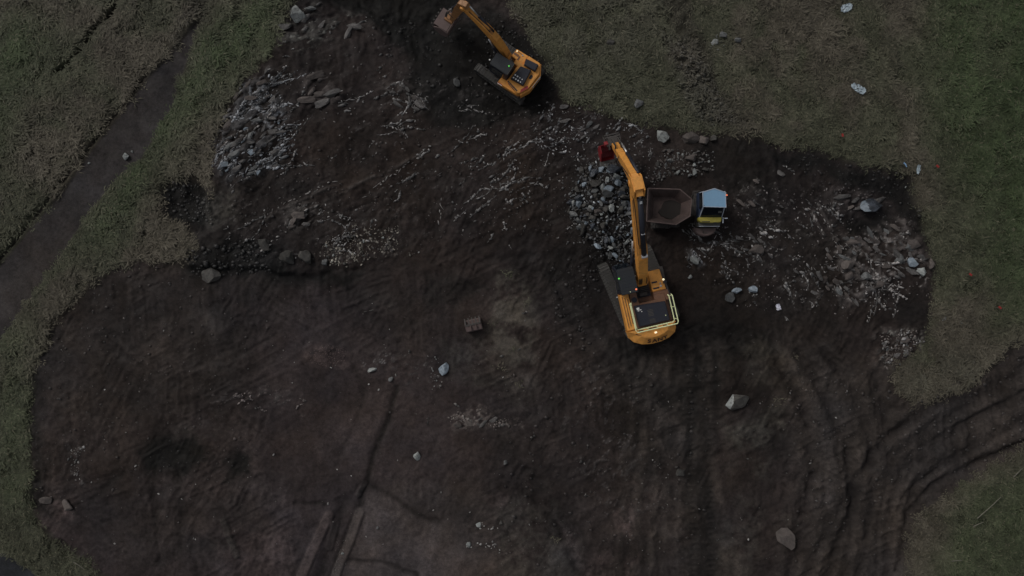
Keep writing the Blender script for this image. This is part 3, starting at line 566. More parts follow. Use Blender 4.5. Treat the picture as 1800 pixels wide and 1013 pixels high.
BIG = [
 # name, u, v, w, d (photo px), height m, angle deg, material, label
 ('boulder', 1168, 238, 25, 25, .75, 10, 'pale', 'pale greenish white boulder, leftmost of the row between dumper skip and turf edge'),
 ('boulder', 1213, 243, 29, 24, .8, 25, 'brown', 'large brown grey pitted boulder between the pale boulder and the turf edge, above the skip'),
 ('boulder', 1237, 247, 20, 15, .6, -20, 'brown', 'small brown boulder just right of the large pitted boulder above the skip'),
 ('boulder', 1254, 241, 14, 13, .5, 0, 'muddy', 'dark muddy boulder at the right end of the row against the turf edge'),
 ('boulder', 1214, 279, 21, 14, .5, 8, 'brown', 'flat brown boulder at the middle of the loose stones above the dumper cab'),
 ('boulder', 1327, 439, 29, 20, .6, 12, 'brown', 'smooth brown wedge boulder lying alone right of and below the dumper cab'),
 ('boulder', 1530, 361, 44, 27, .9, 10, 'dark', 'big dark wet boulder with pale rim in the hollow near the right pit corner'),
 ('boulder', 1486, 467, 22, 18, .6, -15, 'brown', 'brown boulder touching a rounder one below it, left of the white streaked outcrop'),
 ('boulder', 1490, 485, 19, 15, .5, 5, 'brown', 'round brown boulder below its twin, left of the grey ringed boulder'),
 ('boulder', 1523, 487, 21, 17, .5, 10, 'grey', 'grey boulder with a pale ring pattern right of the two brown boulders'),
 ('boulder', 1501, 426, 27, 13, .4, 0, 'brown', 'flat brown slab boulder at the upper left edge of the streaked outcrop'),
 ('boulder', 1600, 461, 24, 17, .5, -35, 'blue', 'pale blue grey rock at the right end of the streaked outcrop'),
 ('boulder', 1621, 478, 20, 14, .5, -35, 'pale', 'whitish crumbly rock at the far right tip of the streaked outcrop'),
 ('boulder', 1582, 456, 22, 18, .4, 20, 'grey', 'grey lumpy rock immediately left of the pale blue one on the outcrop'),
 ('boulder', 1637, 464, 12, 20, .4, 5, 'brown', 'narrow brown rock under the right hand turf edge by the outcrop'),
 ('boulder', 1605, 430, 22, 22, .4, -30, 'brown', 'brown knobbly rock between outcrop and right turf edge'),
 ('boulder', 1295, 510, 19, 14, .5, 5, 'blue', 'pale blue boulder right of the big excavator, left one of a touching pair'),
 ('boulder', 1320, 509, 20, 14, .5, -10, 'blue', 'blue grey boulder, right one of a touching pair right of the big excavator'),
 ('boulder', 1283, 523, 19, 18, .5, 0, 'grey', 'grey boulder just below and left of the pale blue pair'),
 ('boulder', 1220, 458, 14, 24, .5, 25, 'pale', 'jagged whitish rock right of the boom, above the small round stone'),
 ('boulder', 1214, 486, 10, 8, .3, 0, 'pale', 'small round whitish stone right of the big excavator cab'),
 ('boulder', 1293, 708, 44, 33, .9, -12, 'muddy', 'large half buried boulder with white left face beside the dark haul strip'),
 ('boulder', 1377, 946, 46, 36, .8, -48, 'brown', 'big smooth pinkish brown boulder near the bottom edge right of centre'),
 ('boulder', 778, 648, 21, 24, .5, -30, 'blue', 'pale bluish lumpy rock on the smooth mud below the loose bucket'),
 ('boulder', 507, 452, 30, 27, .9, 5, 'muddy', 'squarish muddy boulder, left one of the row at the foot of the bank'),
 ('boulder', 537, 450, 24, 30, .9, 10, 'muddy', 'tall oval muddy boulder, middle of the row at the foot of the bank'),
 ('boulder', 571, 461, 13, 12, .5, 40, 'grey', 'small oval grey boulder, right end of the row at the foot of the bank'),
 ('boulder', 466, 430, 22, 22, .6, 0, 'muddy', 'rounded muddy boulder with white chips, up and left of the bank foot row'),
 ('boulder', 372, 485, 34, 30, .6, 20, 'muddy', 'broad muddy lump below the left turf corner beside the dark bank'),
 ('boulder', 80, 882, 25, 15, .4, 5, 'brown', 'pale brown slab near the lower left turf edge, left one of two'),
 ('boulder', 114, 890, 18, 22, .4, 30, 'brown', 'pinkish rock near the lower left turf edge, right one of two'),
 ('boulder', 801, 144, 14, 19, .6, 20, 'grey', 'grey boulder standing alone left of the small excavator cab'),
 ('boulder', 521, 28, 30, 30, .7, 20, 'pale', 'knobbly pale grey boulder at the top left corner of the pit'),
 ('boulder', 219, 275, 13, 14, .45, 0, 'pale', 'white angular stone lying on the straight earth path'),
 ('stone', 230, 266, 5, 5, .15, 0, 'pale', 'tiny white stone on the path just beside the large white one'),
 ('stone', 153, 286, 6, 4, .12, 30, 'pale', 'small pale stone at the ditch edge of the earth path'),
 ('boulder', 1122, 182, 20, 17, .5, 10, 'grey', 'rounded grey boulder sitting in the grass above the rubble pile'),
 ('boulder', 1072, 75, 17, 14, .5, 10, 'muddy', 'mossy lump of rock in the grass right of the small excavator'),
 ('boulder', 1196, 832, 15, 15, .4, 0, 'muddy', 'small muddy boulder in churned ground left of the crawler marks'),
 ('boulder', 732, 803, 13, 15, .4, 20, 'pale', 'lone pale stone on the smooth mud in the lower middle'),
 ('boulder', 654, 650, 17, 7, .3, 12, 'pale', 'long flat whitish stone on smooth mud right of the pink gravel fan'),
 ('boulder', 686, 667, 9, 9, .3, 0, 'grey', 'small grey stone between the long flat one and the bluish lump'),
 ('boulder', 1256, 75, 13, 12, .4, 20, 'pale', 'pale jagged rock in the grass, leftmost of the upper group'),
 ('boulder', 1270, 62, 11, 13, .4, 60, 'grey', 'grey jagged rock in the grass, uppermost of the upper group'),
 ('boulder', 1296, 70, 13, 8, .3, -10, 'grey', 'grey flat rock in the grass, rightmost of the upper group'),
 ('boulder', 1661, 560, 14, 9, .3, 0, 'grey', 'grey stone in the grass outside the right pit edge'),
 ('stone', 1688, 566, 9, 5, .2, -30, 'pale', 'thin pale stone right of the grey one outside the right pit edge'),
 ('stone', 1597, 328, 4, 4, .15, 0, 'pale', 'tiny white stone in the dark right pit corner'),
 ('boulder', 618, 988, 0, 0, 0, 0, None, None),
 ('stone', 602, 973, 6, 5, .18, 0, 'pale', 'small pale stone on the raised strip at the bottom left of centre'),
 ('stone', 663, 929, 5, 5, .15, 0, 'grey', 'small grey stone on the smooth paler plate at bottom left of centre'),
 ('boulder', 842, 924, 12, 10, .2, 0, 'pale', 'white crumbled stone at the upper end of the chalky scatter'),
 ('boulder', 823, 958, 10, 13, .2, 30, 'pale', 'white crumbled stone at the lower end of the chalky scatter'),
 ('stone', 881, 920, 8, 8, .25, 0, 'muddy', 'round muddy stone right of the chalky scatter'),
 ('stone', 888, 814, 8, 8, .25, 0, 'grey', 'round grey stone in the dark ground in the lower middle'),
 ('boulder', 1055, 299, 14, 13, .5, 0, 'blue', 'rounded light blue rock at the top of the rubble pile below the red bucket'),
 ('boulder', 1078, 298, 30, 18, .6, -5, 'dark', 'big dark slate boulder at the top of the rubble pile'),
 ('boulder', 1068, 335, 23, 13, .5, -8, 'blue', 'pale blue white slab in the middle of the rubble pile'),
 ('boulder', 1045, 338, 14, 9, .4, 15, 'grey', 'pale grey brown rock left of the blue white slab'),
 ('boulder', 1025, 325, 11, 9, .4, 20, 'blue', 'bluish rock near the left rim of the rubble pile'),
 ('boulder', 1086, 322, 14, 14, .5, -40, 'blue', 'lilac grey block above and right of the blue white slab'),
 ('boulder', 1091, 342, 16, 15, .5, 10, 'dark', 'dark grey block right of the blue white slab beside the boom'),
 ('boulder', 1057, 353, 9, 8, .4, 0, 'blue', 'small pale blue rock below the blue white slab'),
 ('boulder', 1049, 373, 17, 10, .4, 10, 'brown', 'brownish flat rock in the lower half of the rubble pile'),
 ('boulder', 1095, 360, 12, 14, .4, -20, 'grey', 'grey block under the boom at the right side of the rubble pile'),
 ('boulder', 1018, 401, 13, 10, .4, -20, 'grey', 'pale rimmed rock at the lower left rim of the rubble pile'),
 ('boulder', 1042, 387, 8, 10, .4, 10, 'pale', 'pale upright rock in the lower half of the rubble pile'),
 ('boulder', 1007, 357, 8, 9, .4, 0, 'pale', 'pale rock at the extreme left of the rubble pile'),
 ('boulder', 1069, 423, 10, 9, .4, -30, 'grey', 'tilted grey block near the foot of the rubble pile'),
 ('boulder', 1080, 432, 9, 13, .4, 10, 'grey', 'long grey block right of the tilted one at the pile foot'),
 ('boulder', 1102, 425, 14, 8, .4, 38, 'pale', 'pale pointed shard beside the boom at the pile foot'),
 ('boulder', 1081, 448, 14, 10, .4, -25, 'blue', 'lilac grey rounded rock just above the big excavator cab'),
 ('boulder', 1101, 443, 6, 16, .4, 15, 'grey', 'thin upright grey shard between the boom and the lilac rock'),
 ('boulder', 1136, 376, 0, 0, 0, 0, None, None)]
for i, (nm, u, v, w, d, h, a, mt, lab) in enumerate(BIG):
    if not mt: continue
    big_ = w > 18
    me = rockmesh(nm, 500 + i * 7, RM[mt], 4 if w > 24 else 3, cuts=20 if mt != 'brown' else 14, rough=.03, box=.75, lo=.42 if mt != 'brown' else .5, hi=.8)
    if lab.startswith('large half'):
        me.materials.append(RM['pale'])
        for p in me.polygons:
            if p.center.x < -.32: p.material_index = 1
    if lab.startswith('big dark wet'):
        me.materials.append(RM['blue'])
        for p in me.polygons:
            if p.center.x < -.25 and p.center.z > -.2: p.material_index = 1
    put_rock(nm, me, u, v, w, d, h, R(a), lab, 'boulder' if nm == 'boulder' else 'stone', None, .33, .2)

def inpoly(pts, x, y):
    ins = False; n = len(pts)
    for i in range(n):
        x0, y0 = pts[i]; x1, y1 = pts[(i + 1) % n]
        if (y0 > y) != (y1 > y) and x < (x1 - x0) * (y - y0) / (y1 - y0) + x0: ins = not ins
    return ins
KN = dict(slab='dark grey', grey='grey', brown='brown', blue='bluish')
def where(label, kd, u, v, q, zone, mid):
    xs = [p[0] for p in zone]; ys = [p[1] for p in zone]; mx = (min(xs) + max(xs)) / 2; my = (min(ys) + max(ys)) / 2
    return '%s %s slab in the %s %s of the %s' % ('large' if q > mid else 'small', KN[kd], 'upper' if v < my else 'lower', 'left' if u < mx else 'right', label)
def slabs(zone, n, smin, smax, ang, kinds, label, group, seed, sep=.32):
    rr = random.Random(seed); xs = [p[0] for p in zone]; ys = [p[1] for p in zone]; got = []; t_ = 0
    while len(got) < n and t_ < 4000:
        t_ += 1; u = rr.uniform(min(xs), max(xs)); v = rr.uniform(min(ys), max(ys))
        if not inpoly(zone, u, v): continue
        q = smin + (smax - smin) * rr.random() ** 1.5
        if any((u - a) ** 2 + (v - b_) ** 2 < (sep * (q + c_)) ** 2 for a, b_, c_ in got): continue
        got.append((u, v, q)); kd = rr.choice(kinds); put_rock('flat_rock', rr.choice(SLAB[kd]), u, v, q * rr.uniform(1, 1.5), q * rr.uniform(.35, .7), q / PXM * .3, R(ang + rr.gauss(0, 22)), where(label, kd, u, v, q, zone, (smin + smax) / 2), 'rock', group, .32, .2, .12)
SLAB = {k: [rockmesh('flat_rock', 300 + i * 5 + j * 40, RM[k], 4, cuts=24, rough=.045, lo=.4, hi=1.0, box=.5, flat=.6) for i in range(5)] for j, k in enumerate(('slab', 'grey', 'brown', 'blue'))}
VAR = {k: [rockmesh('rock', 40 + i * 3 + hash_, RM[k], 3, cuts=22, rough=.025, lo=.36, hi=.85, box=.7) for i in range(6)] for hash_, k in enumerate(RM)}
slabs([(440, 200), (480, 175), (500, 240), (490, 300), (420, 312), (385, 300), (400, 265)], 34, 8, 23, 35, ['slab', 'slab', 'blue', 'grey'], 'pale outcrop at the left edge', 'bedrock slabs in the left outcrop', 1)
slabs([(385, 235), (400, 195), (440, 140), (500, 110), (500, 150), (450, 200)], 10, 10, 24, 45, ['slab', 'slab', 'brown'], 'strip between left outcrop and turf', 'bedrock slabs along the left turf', 2)
slabs([(535, 140), (560, 132), (604, 160), (600, 182), (555, 192), (535, 180)], 6, 20, 34, 45, ['slab', 'brown'], 'small outcrop near top left', 'bedrock slabs in the small upper outcrop', 3, .25)
slabs([(675, 150), (700, 142), (750, 165), (740, 190), (690, 192)], 8, 10, 26, -30, ['slab'], 'outcrop left of small excavator', 'bedrock slabs left of the small excavator', 4)
slabs([(505, 15), (560, 5), (570, 35), (600, 40), (520, 60), (500, 50)], 7, 10, 24, 30, ['slab', 'grey'], 'stones round the top left boulder', 'bedrock slabs in the top left corner', 5)
slabs([(595, 55), (615, 42), (625, 38), (622, 50), (600, 62)], 2, 22, 30, 30, ['slab'], 'pair in the upper left mud', 'long slabs in the upper left pit', 6)
slabs([(505, 395), (530, 375), (562, 362), (565, 372), (540, 395), (520, 410)], 5, 14, 28, 32, ['slab', 'brown'], 'straight bed above bank foot', 'slabs in the straight upturned bed', 7)
slabs([(1450, 440), (1500, 415), (1590, 395), (1630, 440), (1635, 490), (1560, 500), (1500, 540), (1430, 520)], 46, 8, 22, -38, ['slab', 'slab', 'brown', 'grey'], 'streaked outcrop at the right', 'bedrock slabs in the right outcrop', 8)
slabs([(1460, 345), (1490, 338), (1560, 350), (1500, 375)], 5, 12, 26, 15, ['slab', 'brown'], 'stones round the wet boulder', 'slabs around the wet boulder', 9)
slabs([(1270, 330), (1400, 290), (1440, 400), (1420, 480), (1300, 470)], 14, 6, 16, -35, ['slab', 'brown', 'slab'], 'ground right of the dumper', 'half buried slabs right of the dumper', 10)
slabs([(960, 175), (1040, 190), (1120, 215), (1130, 250), (1010, 240)], 10, 7, 18, 25, ['slab', 'grey'], 'mud above the red bucket', 'small slabs above the rubble pile', 11)
slabs([(1550, 595), (1610, 585), (1600, 620), (1560, 645)], 7, 9, 20, 30, ['slab', 'brown'], 'notch at the right edge', 'slabs in the right edge notch', 12)
slabs([(795, 735), (835, 735), (905, 738), (900, 750), (800, 748)], 7, 7, 22, 5, ['brown', 'slab'], 'chalky patch below loose bucket', 'thin slabs on the smooth mud', 13)
CN = dict(blue='bluish', grey='grey', muddy='muddy dark', brown='brown', dark='dark slate', pale='whitish', slab='grey')
def scatter(zone, n, smin, smax, kinds, label, group, flat=.7, name='rock', rr=random.Random(3), sep=.5):
    xs = [p[0] for p in zone]; ys = [p[1] for p in zone]; k = 0; tries = 0; got = []; ys_ = (min(ys) + (max(ys) - min(ys)) / 3, min(ys) + (max(ys) - min(ys)) * 2 / 3)
    while k < n and tries < n * 60:
        tries += 1; u = rr.uniform(min(xs), max(xs)); v = rr.uniform(min(ys), max(ys))
        if not inpoly(zone, u, v): continue
        s = smin + (smax - smin) * rr.random() ** 2.2
        if any((u - a) ** 2 + (v - b_) ** 2 < (sep * (s + c_)) ** 2 for a, b_, c_ in got): continue
        got.append((u, v, s)); mt = rr.choice(kinds)
        put_rock(name, rr.choice(VAR[mt]), u, v, s * rr.uniform(.9, 1.5), s * rr.uniform(.6, 1), s / PXM * flat * rr.uniform(.7, 1.2), rr.uniform(0, 6.28), (label % (CN[mt], 'upper' if v < ys_[0] else 'middle' if v < ys_[1] else 'lower')) if '%s' in label else label, 'rock', group, .2, .2, .6); k += 1
PILE = [(1000, 335), (1016, 318), (1012, 298), (1035, 292), (1048, 282), (1060, 290), (1100, 290), (1112, 320), (1118, 380), (1122, 440), (1118, 462), (1085, 462), (1055, 448), (1030, 420), (1008, 400), (998, 370)]
scatter(PILE, 160, 4, 18, ['blue', 'grey', 'muddy', 'muddy', 'muddy', 'grey', 'dark', 'dark', 'pale'], '%s angular rock in the %s third of the rubble pile beside the boom', 'broken rocks heaped in the rubble pile', 1.0, sep=.33)
PILE2 = [(1165, 262), (1195, 262), (1235, 262), (1258, 262), (1255, 300), (1225, 310), (1180, 308), (1155, 325), (1142, 325), (1150, 300)]
scatter(PILE2, 42, 4, 11, ['grey', 'muddy', 'brown', 'pale'], 'small %s angular rock in the %s part of the loose scatter above the dumper', 'loose rocks above the dumper', .8)
scatter([(560, 445), (575, 425), (620, 400), (680, 395), (690, 430), (610, 465), (590, 468)], 26, 3, 7, ['grey', 'pale', 'muddy', 'muddy'], 'small %s rock in the %s part of the scatter right of the muddy boulders', 'rocks scattered along the bank foot', .8)
scatter([(1545, 605), (1600, 598), (1600, 620), (1580, 645), (1550, 640)], 14, 4, 10, ['brown', 'grey', 'muddy'], '%s rock in the %s part of the dark notch at the right pit edge', 'rocks in the right edge notch', .7)
# small stones that nobody would count
sv = []; sf = []; off = 0
small = [rockverts(900 + i, 1, 7, .05, .45, .8) for i in range(8)]
def stones(zone, n, s0, s1, shade, rr=np.random.default_rng(5)):
    global off
    xs = [p[0] for p in zone]; ys = [p[1] for p in zone]; k = 0
    while k < n:
        u = rr.uniform(min(xs), max(xs)); v = rr.uniform(min(ys), max(ys))
        if not inpoly(zone, u, v): continue
        k += 1; x, y = P(u, v, .1); s = (s0 + (s1 - s0) * rr.random() ** 3) / 2
        V_, F_ = small[rr.integers(8)]; a = rr.uniform(0, 6.28); ca, sa = math.cos(a), math.sin(a)
        q = V_ * (s * rr.uniform(.8, 1.5), s * rr.uniform(.5, 1), s * rr.uniform(.5, .9))
        q = np.stack([q[:, 0] * ca - q[:, 1] * sa + x, q[:, 0] * sa + q[:, 1] * ca + y, q[:, 2] + gz(x, y) + s * .15], -1)
        sv.append(q); sf.append(F_ + off); off += len(q); sc.append(np.tile(np.array(shade) * rr.uniform(.5, 1.5), (len(q), 1)))
sc = []
stones(PILE, 800, .05, .3, (.07, .072, .075)); stones(PILE, 110, .06, .22, (.4, .42, .44)); stones([(985, 300), (1020, 270), (1110, 275), (1125, 300), (1125, 470), (1060, 480), (1010, 430), (985, 380)], 420, .04, .2, (.09, .09, .09)); stones(PILE2, 260, .06, .22, (.10, .095, .09))
SLV = []
def shard(x, y, L, w, th, shade, rr):
    global off
    V_, F_ = small[rr.integers(8)]; ca, sa = math.cos(th), math.sin(th)
    q = V_ * (L / 2 * 1.25, w / 2 * 1.2, w * .6)
    q = np.stack([q[:, 0] * ca - q[:, 1] * sa + x, q[:, 0] * sa + q[:, 1] * ca + y, q[:, 2] + gz(x, y) + w * .1], -1)
    sv.append(q); sf.append(F_ + off); off += len(q); sc.append(np.tile(np.array(shade) * rr.uniform(.45, 1.5), (len(q), 1)))
def slivers(zone, n, ang, chain, shade, seed, lmin=.1, lmax=.5, spread=14):
    n = int(n * .6); rr = np.random.default_rng(seed); xs = [p[0] for p in zone]; ys = [p[1] for p in zone]; k = 0
    while k < n:
        u = rr.uniform(min(xs), max(xs)); v = rr.uniform(min(ys), max(ys))
        if not inpoly(zone, u, v): continue
        x, y = P(u, v, .1)
        if fbm(np.array([x]), np.array([y]), 1.8, 3, seed % 50, .6)[0] < .54: k += .2; continue
        k += 1; th = R(ang + rr.normal(0, spread)); m = 1 + int(chain * 2.2 * rr.random() ** 1.6); bend = rr.normal(0, .06); base = .22 + .95 * rr.random() ** 2.6
        for _ in range(m):
            th += bend
            L = rr.uniform(lmin, lmax) * rr.uniform(.4, 1); shard(x, y, L, .025 + .17 * rr.random() ** 3.2, th + rr.normal(0, .3), np.array(shade) * base, rr)
            st = L * rr.uniform(.35, .95); x += math.cos(th) * st + rr.normal(0, .03); y += math.sin(th) * st + rr.normal(0, .03)
            if rr.random() < .3: shard(x + rr.normal(0, .1), y + rr.normal(0, .1), rr.uniform(.05, .16), rr.uniform(.04, .1), rr.uniform(0, 3), shade, rr)
WH = (.30, .29, .285)
slivers([(400, 330), (520, 180), (760, 170), (960, 200), (980, 330), (760, 440), (480, 450), (400, 420)], 260, 26, 7, WH, 1)
slivers([(480, 60), (620, 30), (760, 130), (760, 200), (560, 220), (460, 200)], 60, 30, 4, WH, 2)
slivers([(375, 290), (385, 220), (440, 160), (500, 130), (500, 300), (420, 320)], 240, 38, 5, (.32, .33, .35), 3, .1, .6)
slivers([(935, 180), (1040, 182), (1140, 215), (1150, 262), (1100, 262), (1000, 300), (930, 250)], 85, 20, 4, (.40, .40, .41), 4, .1, .5, 35)
slivers([(860, 230), (1000, 240), (1000, 430), (830, 450)], 70, 70, 3, WH, 5, .08, .4, 30)
slivers([(560, 440), (600, 400), (720, 360), (760, 440), (640, 470), (590, 468)], 80, 75, 2, (.36, .33, .28), 6, .08, .3, 30)
slivers([(1180, 420), (1290, 330), (1400, 280), (1480, 360), (1450, 470), (1330, 500), (1230, 470)], 180, -38, 4, WH, 7, .1, .5, 28)
slivers([(1440, 450), (1480, 420), (1590, 390), (1640, 470), (1630, 500), (1520, 545), (1430, 540)], 170, -38, 5, (.34, .32, .31), 8, .1, .6, 34)
slivers([(1290, 490), (1440, 470), (1460, 560), (1380, 560)], 50, -38, 5, WH, 9)
slivers([(1545, 590), (1620, 580), (1600, 630), (1560, 650)], 34, 30, 2, WH, 10, .1, .4, 40)
slivers([(1140, 262), (1180, 300), (1165, 325), (1140, 325)], 26, 40, 2, WH, 11, .1, .4, 50)
slivers([(1210, 440), (1235, 445), (1250, 475), (1218, 478)], 26, -60, 3, (.5, .5, .52), 12, .1, .4, 20)
slivers([(1250, 425), (1275, 425), (1300, 450), (1280, 452)], 12, -35, 4, WH, 13, .2, .6, 8)
slivers([(370, 690), (470, 680), (530, 690), (540, 720), (440, 725)], 30, 25, 4, (.26, .22, .21), 14, .06, .25)
slivers([(120, 780), (145, 780), (145, 840), (120, 840)], 16, 65, 3, WH, 15, .06, .25)
slivers([(560, 450), (1000, 480), (1150, 640), (1130, 950), (820, 800), (640, 700)], 60, 40, 2, (.17, .16, .15), 16, .06, .3, 50)
slivers([(680, 140), (750, 150), (750, 185), (690, 195)], 26, -35, 3, WH, 17, .1, .5, 25)
for px in ([(1440, 368), (1455, 400), (1478, 440)], [(1425, 365), (1432, 390), (1448, 415)], [(505, 398), (530, 378), (560, 362)], [(470, 375), (520, 350), (590, 318)], [(640, 345), (700, 300), (752, 266)], [(395, 300), (440, 240), (500, 185)], [(378, 275), (430, 235)], [(462, 440), (478, 425), (510, 405)], [(775, 350), (770, 395)]):
    rr = np.random.default_rng(int(px[0][0])); pts = [P(u, v, .15) for u, v in px]
    for (x0, y0), (x1, y1) in zip(pts, pts[1:]):
        L_ = math.hypot(x1 - x0, y1 - y0); th = math.atan2(y1 - y0, x1 - x0); d_ = 0
        while d_ < L_:
            shard(x0 + (x1 - x0) * d_ / L_ + rr.normal(0, .06), y0 + (y1 - y0) * d_ / L_ + rr.normal(0, .06), rr.uniform(.1, .4), .03 + .1 * rr.random() ** 2, th + rr.normal(0, .35), (.25, .235, .225), rr); d_ += rr.uniform(.15, .5)
stones([(940, 180), (1050, 190), (1140, 220), (1160, 330), (1000, 300), (960, 230)], 200, .05, .18, (.22, .215, .21))
stones([(400, 200), (560, 60), (760, 120), (1000, 200), (1000, 400), (700, 440), (460, 460), (380, 300)], 420, .05, .16, (.14, .13, .125))
stones([(560, 450), (575, 420), (640, 400), (700, 395), (700, 440), (610, 470)], 260, .05, .18, (.22, .20, .17))
stones([(1260, 320), (1500, 330), (1630, 420), (1640, 520), (1500, 560), (1280, 540), (1200, 440)], 520, .05, .18, (.17, .155, .15))
stones([(1545, 590), (1615, 580), (1600, 620), (1560, 650)], 120, .06, .22, (.15, .13, .12))
stones([(860, 180), (1000, 180), (1000, 440), (860, 400)], 120, .05, .16, (.18, .17, .165))
stones([(70, 480), (900, 500), (1250, 620), (1250, 1010), (100, 980)], 320, .04, .13, (.10, .09, .085))
stones([(1260, 580), (1560, 600), (1600, 1000), (1260, 1000)], 160, .04, .14, (.09, .085, .08))
stones([(540, 622), (575, 607), (610, 610), (606, 634), (580, 646), (548, 638)], 420, .03, .09, (.10, .07, .065))
stones([(785, 735), (800, 728), (835, 738), (815, 752), (795, 748)], 40, .06, .2, (.2, .18, .165)); stones([(855, 740), (890, 735), (895, 750), (862, 752)], 50, .06, .2, (.17, .145, .135))
stones([(818, 962), (835, 945), (880, 955), (882, 975), (840, 965)], 16, .08, .22, (.32, .31, .3)); stones([(838, 915), (875, 918), (875, 930), (840, 930)], 10, .08, .2, (.3, .29, .28))
stones([(125, 785), (142, 790), (136, 840), (124, 830)], 30, .06, .16, (.2, .19, .18)); stones([(760, 625), (775, 630), (772, 680), (755, 690)], 16, .06, .2, (.2, .2, .2))
stones([(590, 950), (612, 950), (600, 1010), (585, 1010)], 90, .04, .12, (.09, .08, .075)); stones([(1150, 830), (1180, 780), (1175, 900), (1140, 900)], 16, .05, .14, (.2, .19, .18))
stones([(80, 560), (900, 520), (900, 980), (100, 960)], 60, .07, .2, (.3, .29, .28)); stones([(900, 620), (1300, 640), (1500, 620), (1500, 980), (900, 980)], 30, .06, .17, (.28, .27, .26))
stones([(1235, 60), (1310, 55), (1305, 82), (1240, 92)], 40, .06, .22, (.13, .13, .12))
smat, t, b = nodes('small_stone'); a_ = N(t, 'ShaderNodeAttribute', attribute_name='stone'); tc = N(t, 'ShaderNodeTexCoord').outputs['Object']
t.links.new(mix(t, 1.0, a_.outputs['Color'], ramp(t, noise(t, 12, 4, .6, tc), [(.3, .6), (.7, 1.3)]), 'MULTIPLY'), b.inputs['Base Color']); b.inputs['Roughness'].default_value = .55
so = npmesh('loose_stones', np.concatenate(sv), np.concatenate(sf), smat, False, 3); colour_attr(so.data, 'stone', np.concatenate(sc))
tag(so, 'small loose stones strewn across the bare mud and around the rubble', 'stones', kind='stuff')
# soil clods
cv = []; cf = []; off = 0; rr = np.random.default_rng(8)
CL = [([(290, 320), (350, 318), (372, 350), (375, 385), (345, 395), (300, 385)], 150, .08, .34), ([(1165, 80), (1200, 70), (1250, 130), (1292, 215), (1240, 222), (1190, 150)], 420, .10, .34), ([(900, 20), (960, 60), (990, 150), (940, 190), (700, 140), (620, 20)], 260, .08, .3), ([(330, 440), (480, 420), (480, 480), (340, 490)], 160, .1, .4), ([(960, 440), (1060, 470), (1040, 620), (980, 600)], 120, .08, .3), ([(1380, 640), (1620, 700), (1600, 860), (1400, 1000)], 260, .06, .25), ([(60, 470), (420, 470), (460, 860), (60, 880)], 420, .05, .22), ([(880, 660), (1250, 620), (1240, 1000), (880, 1000)], 380, .05, .26), ([(1330, 250), (1610, 310), (1630, 420), (1450, 330)], 200, .06, .28), ([(340, 380), (720, 180), (980, 220), (980, 420), (480, 470)], 420, .05, .24), ([(1580, 660), (1800, 620), (1800, 790), (1620, 860)], 220, .06, .3)]
for zone, n, s0, s1 in CL:
    xs = [p[0] for p in zone]; ys = [p[1] for p in zone]; k = 0
    while k < n:
        u = rr.uniform(min(xs), max(xs)); v = rr.uniform(min(ys), max(ys))
        if not inpoly(zone, u, v): continue
        k += 1; x, y = P(u, v, .1); s = (s0 + (s1 - s0) * rr.random() ** 2.5) / 2; V_, F_ = rockverts(int(rr.integers(20)), 1, 4, .12)
        q = V_ * (s * rr.uniform(.8, 1.4), s * rr.uniform(.7, 1.1), s * .6) + (x, y, gz(x, y) + s * .1)
        cv.append(q); cf.append(F_ + off); off += len(q)
        base = sample(col, x, y); cc = np.array(base) * rr.uniform(.8, 1.5); cl = cc
        try: clc.append(np.tile(cl, (len(q), 1)))
        except NameError: clc = [np.tile(cl, (len(q), 1))]
co = npmesh('soil_clods', np.concatenate(cv), np.concatenate(cf), smat, True, 3); colour_attr(co.data, 'stone', np.concatenate(clc))
tag(co, 'crumbled lumps of dark soil lying over the churned ground', 'soil', kind='stuff')

# ------------------------------------------------------------------ excavators
def lamp(name, p, r, mat, parent, h=.07):
    MB().tube([p, (p[0], p[1], p[2] + h * .6), (p[0], p[1], p[2] + h)], [r, r, r * .5], 10).build(name, mat, parent)
def cylinder(a, b, r, parent, x, name, split=.55, hide=True):
    a = Vector((x, *a)); b = Vector((x, *b)); m = a.lerp(b, split)
    o = MB().tube([a, m], r, 10).tube([m - (b - a).normalized() * .08, m], r * 1.2, 10).build(name, M['dark'], parent, True)
    MB().tube([m, b], r * .55, 8).build('rod', M['rod'], o, True)
    return o
def text(body, size, loc, rot, mat, parent, name='lettering'):
    cu = bpy.data.curves.new(name, 'FONT'); cu.body = body; cu.size = size; cu.extrude = .006; cu.align_x = 'CENTER'; cu.align_y = 'CENTER'; cu.offset = size * .02
    tmp = bpy.data.objects.new(name, cu); C.objects.link(tmp); bpy.context.view_layer.update()
    me = bpy.data.meshes.new_from_object(tmp.evaluated_get(bpy.context.evaluated_depsgraph_get())); C.objects.unlink(tmp); bpy.data.objects.remove(tmp)
    me.materials.clear(); me.materials.append(mat); o = bpy.data.objects.new(name, me); C.objects.link(o); o.parent = parent; o.location = loc; o.rotation_euler = rot; return o
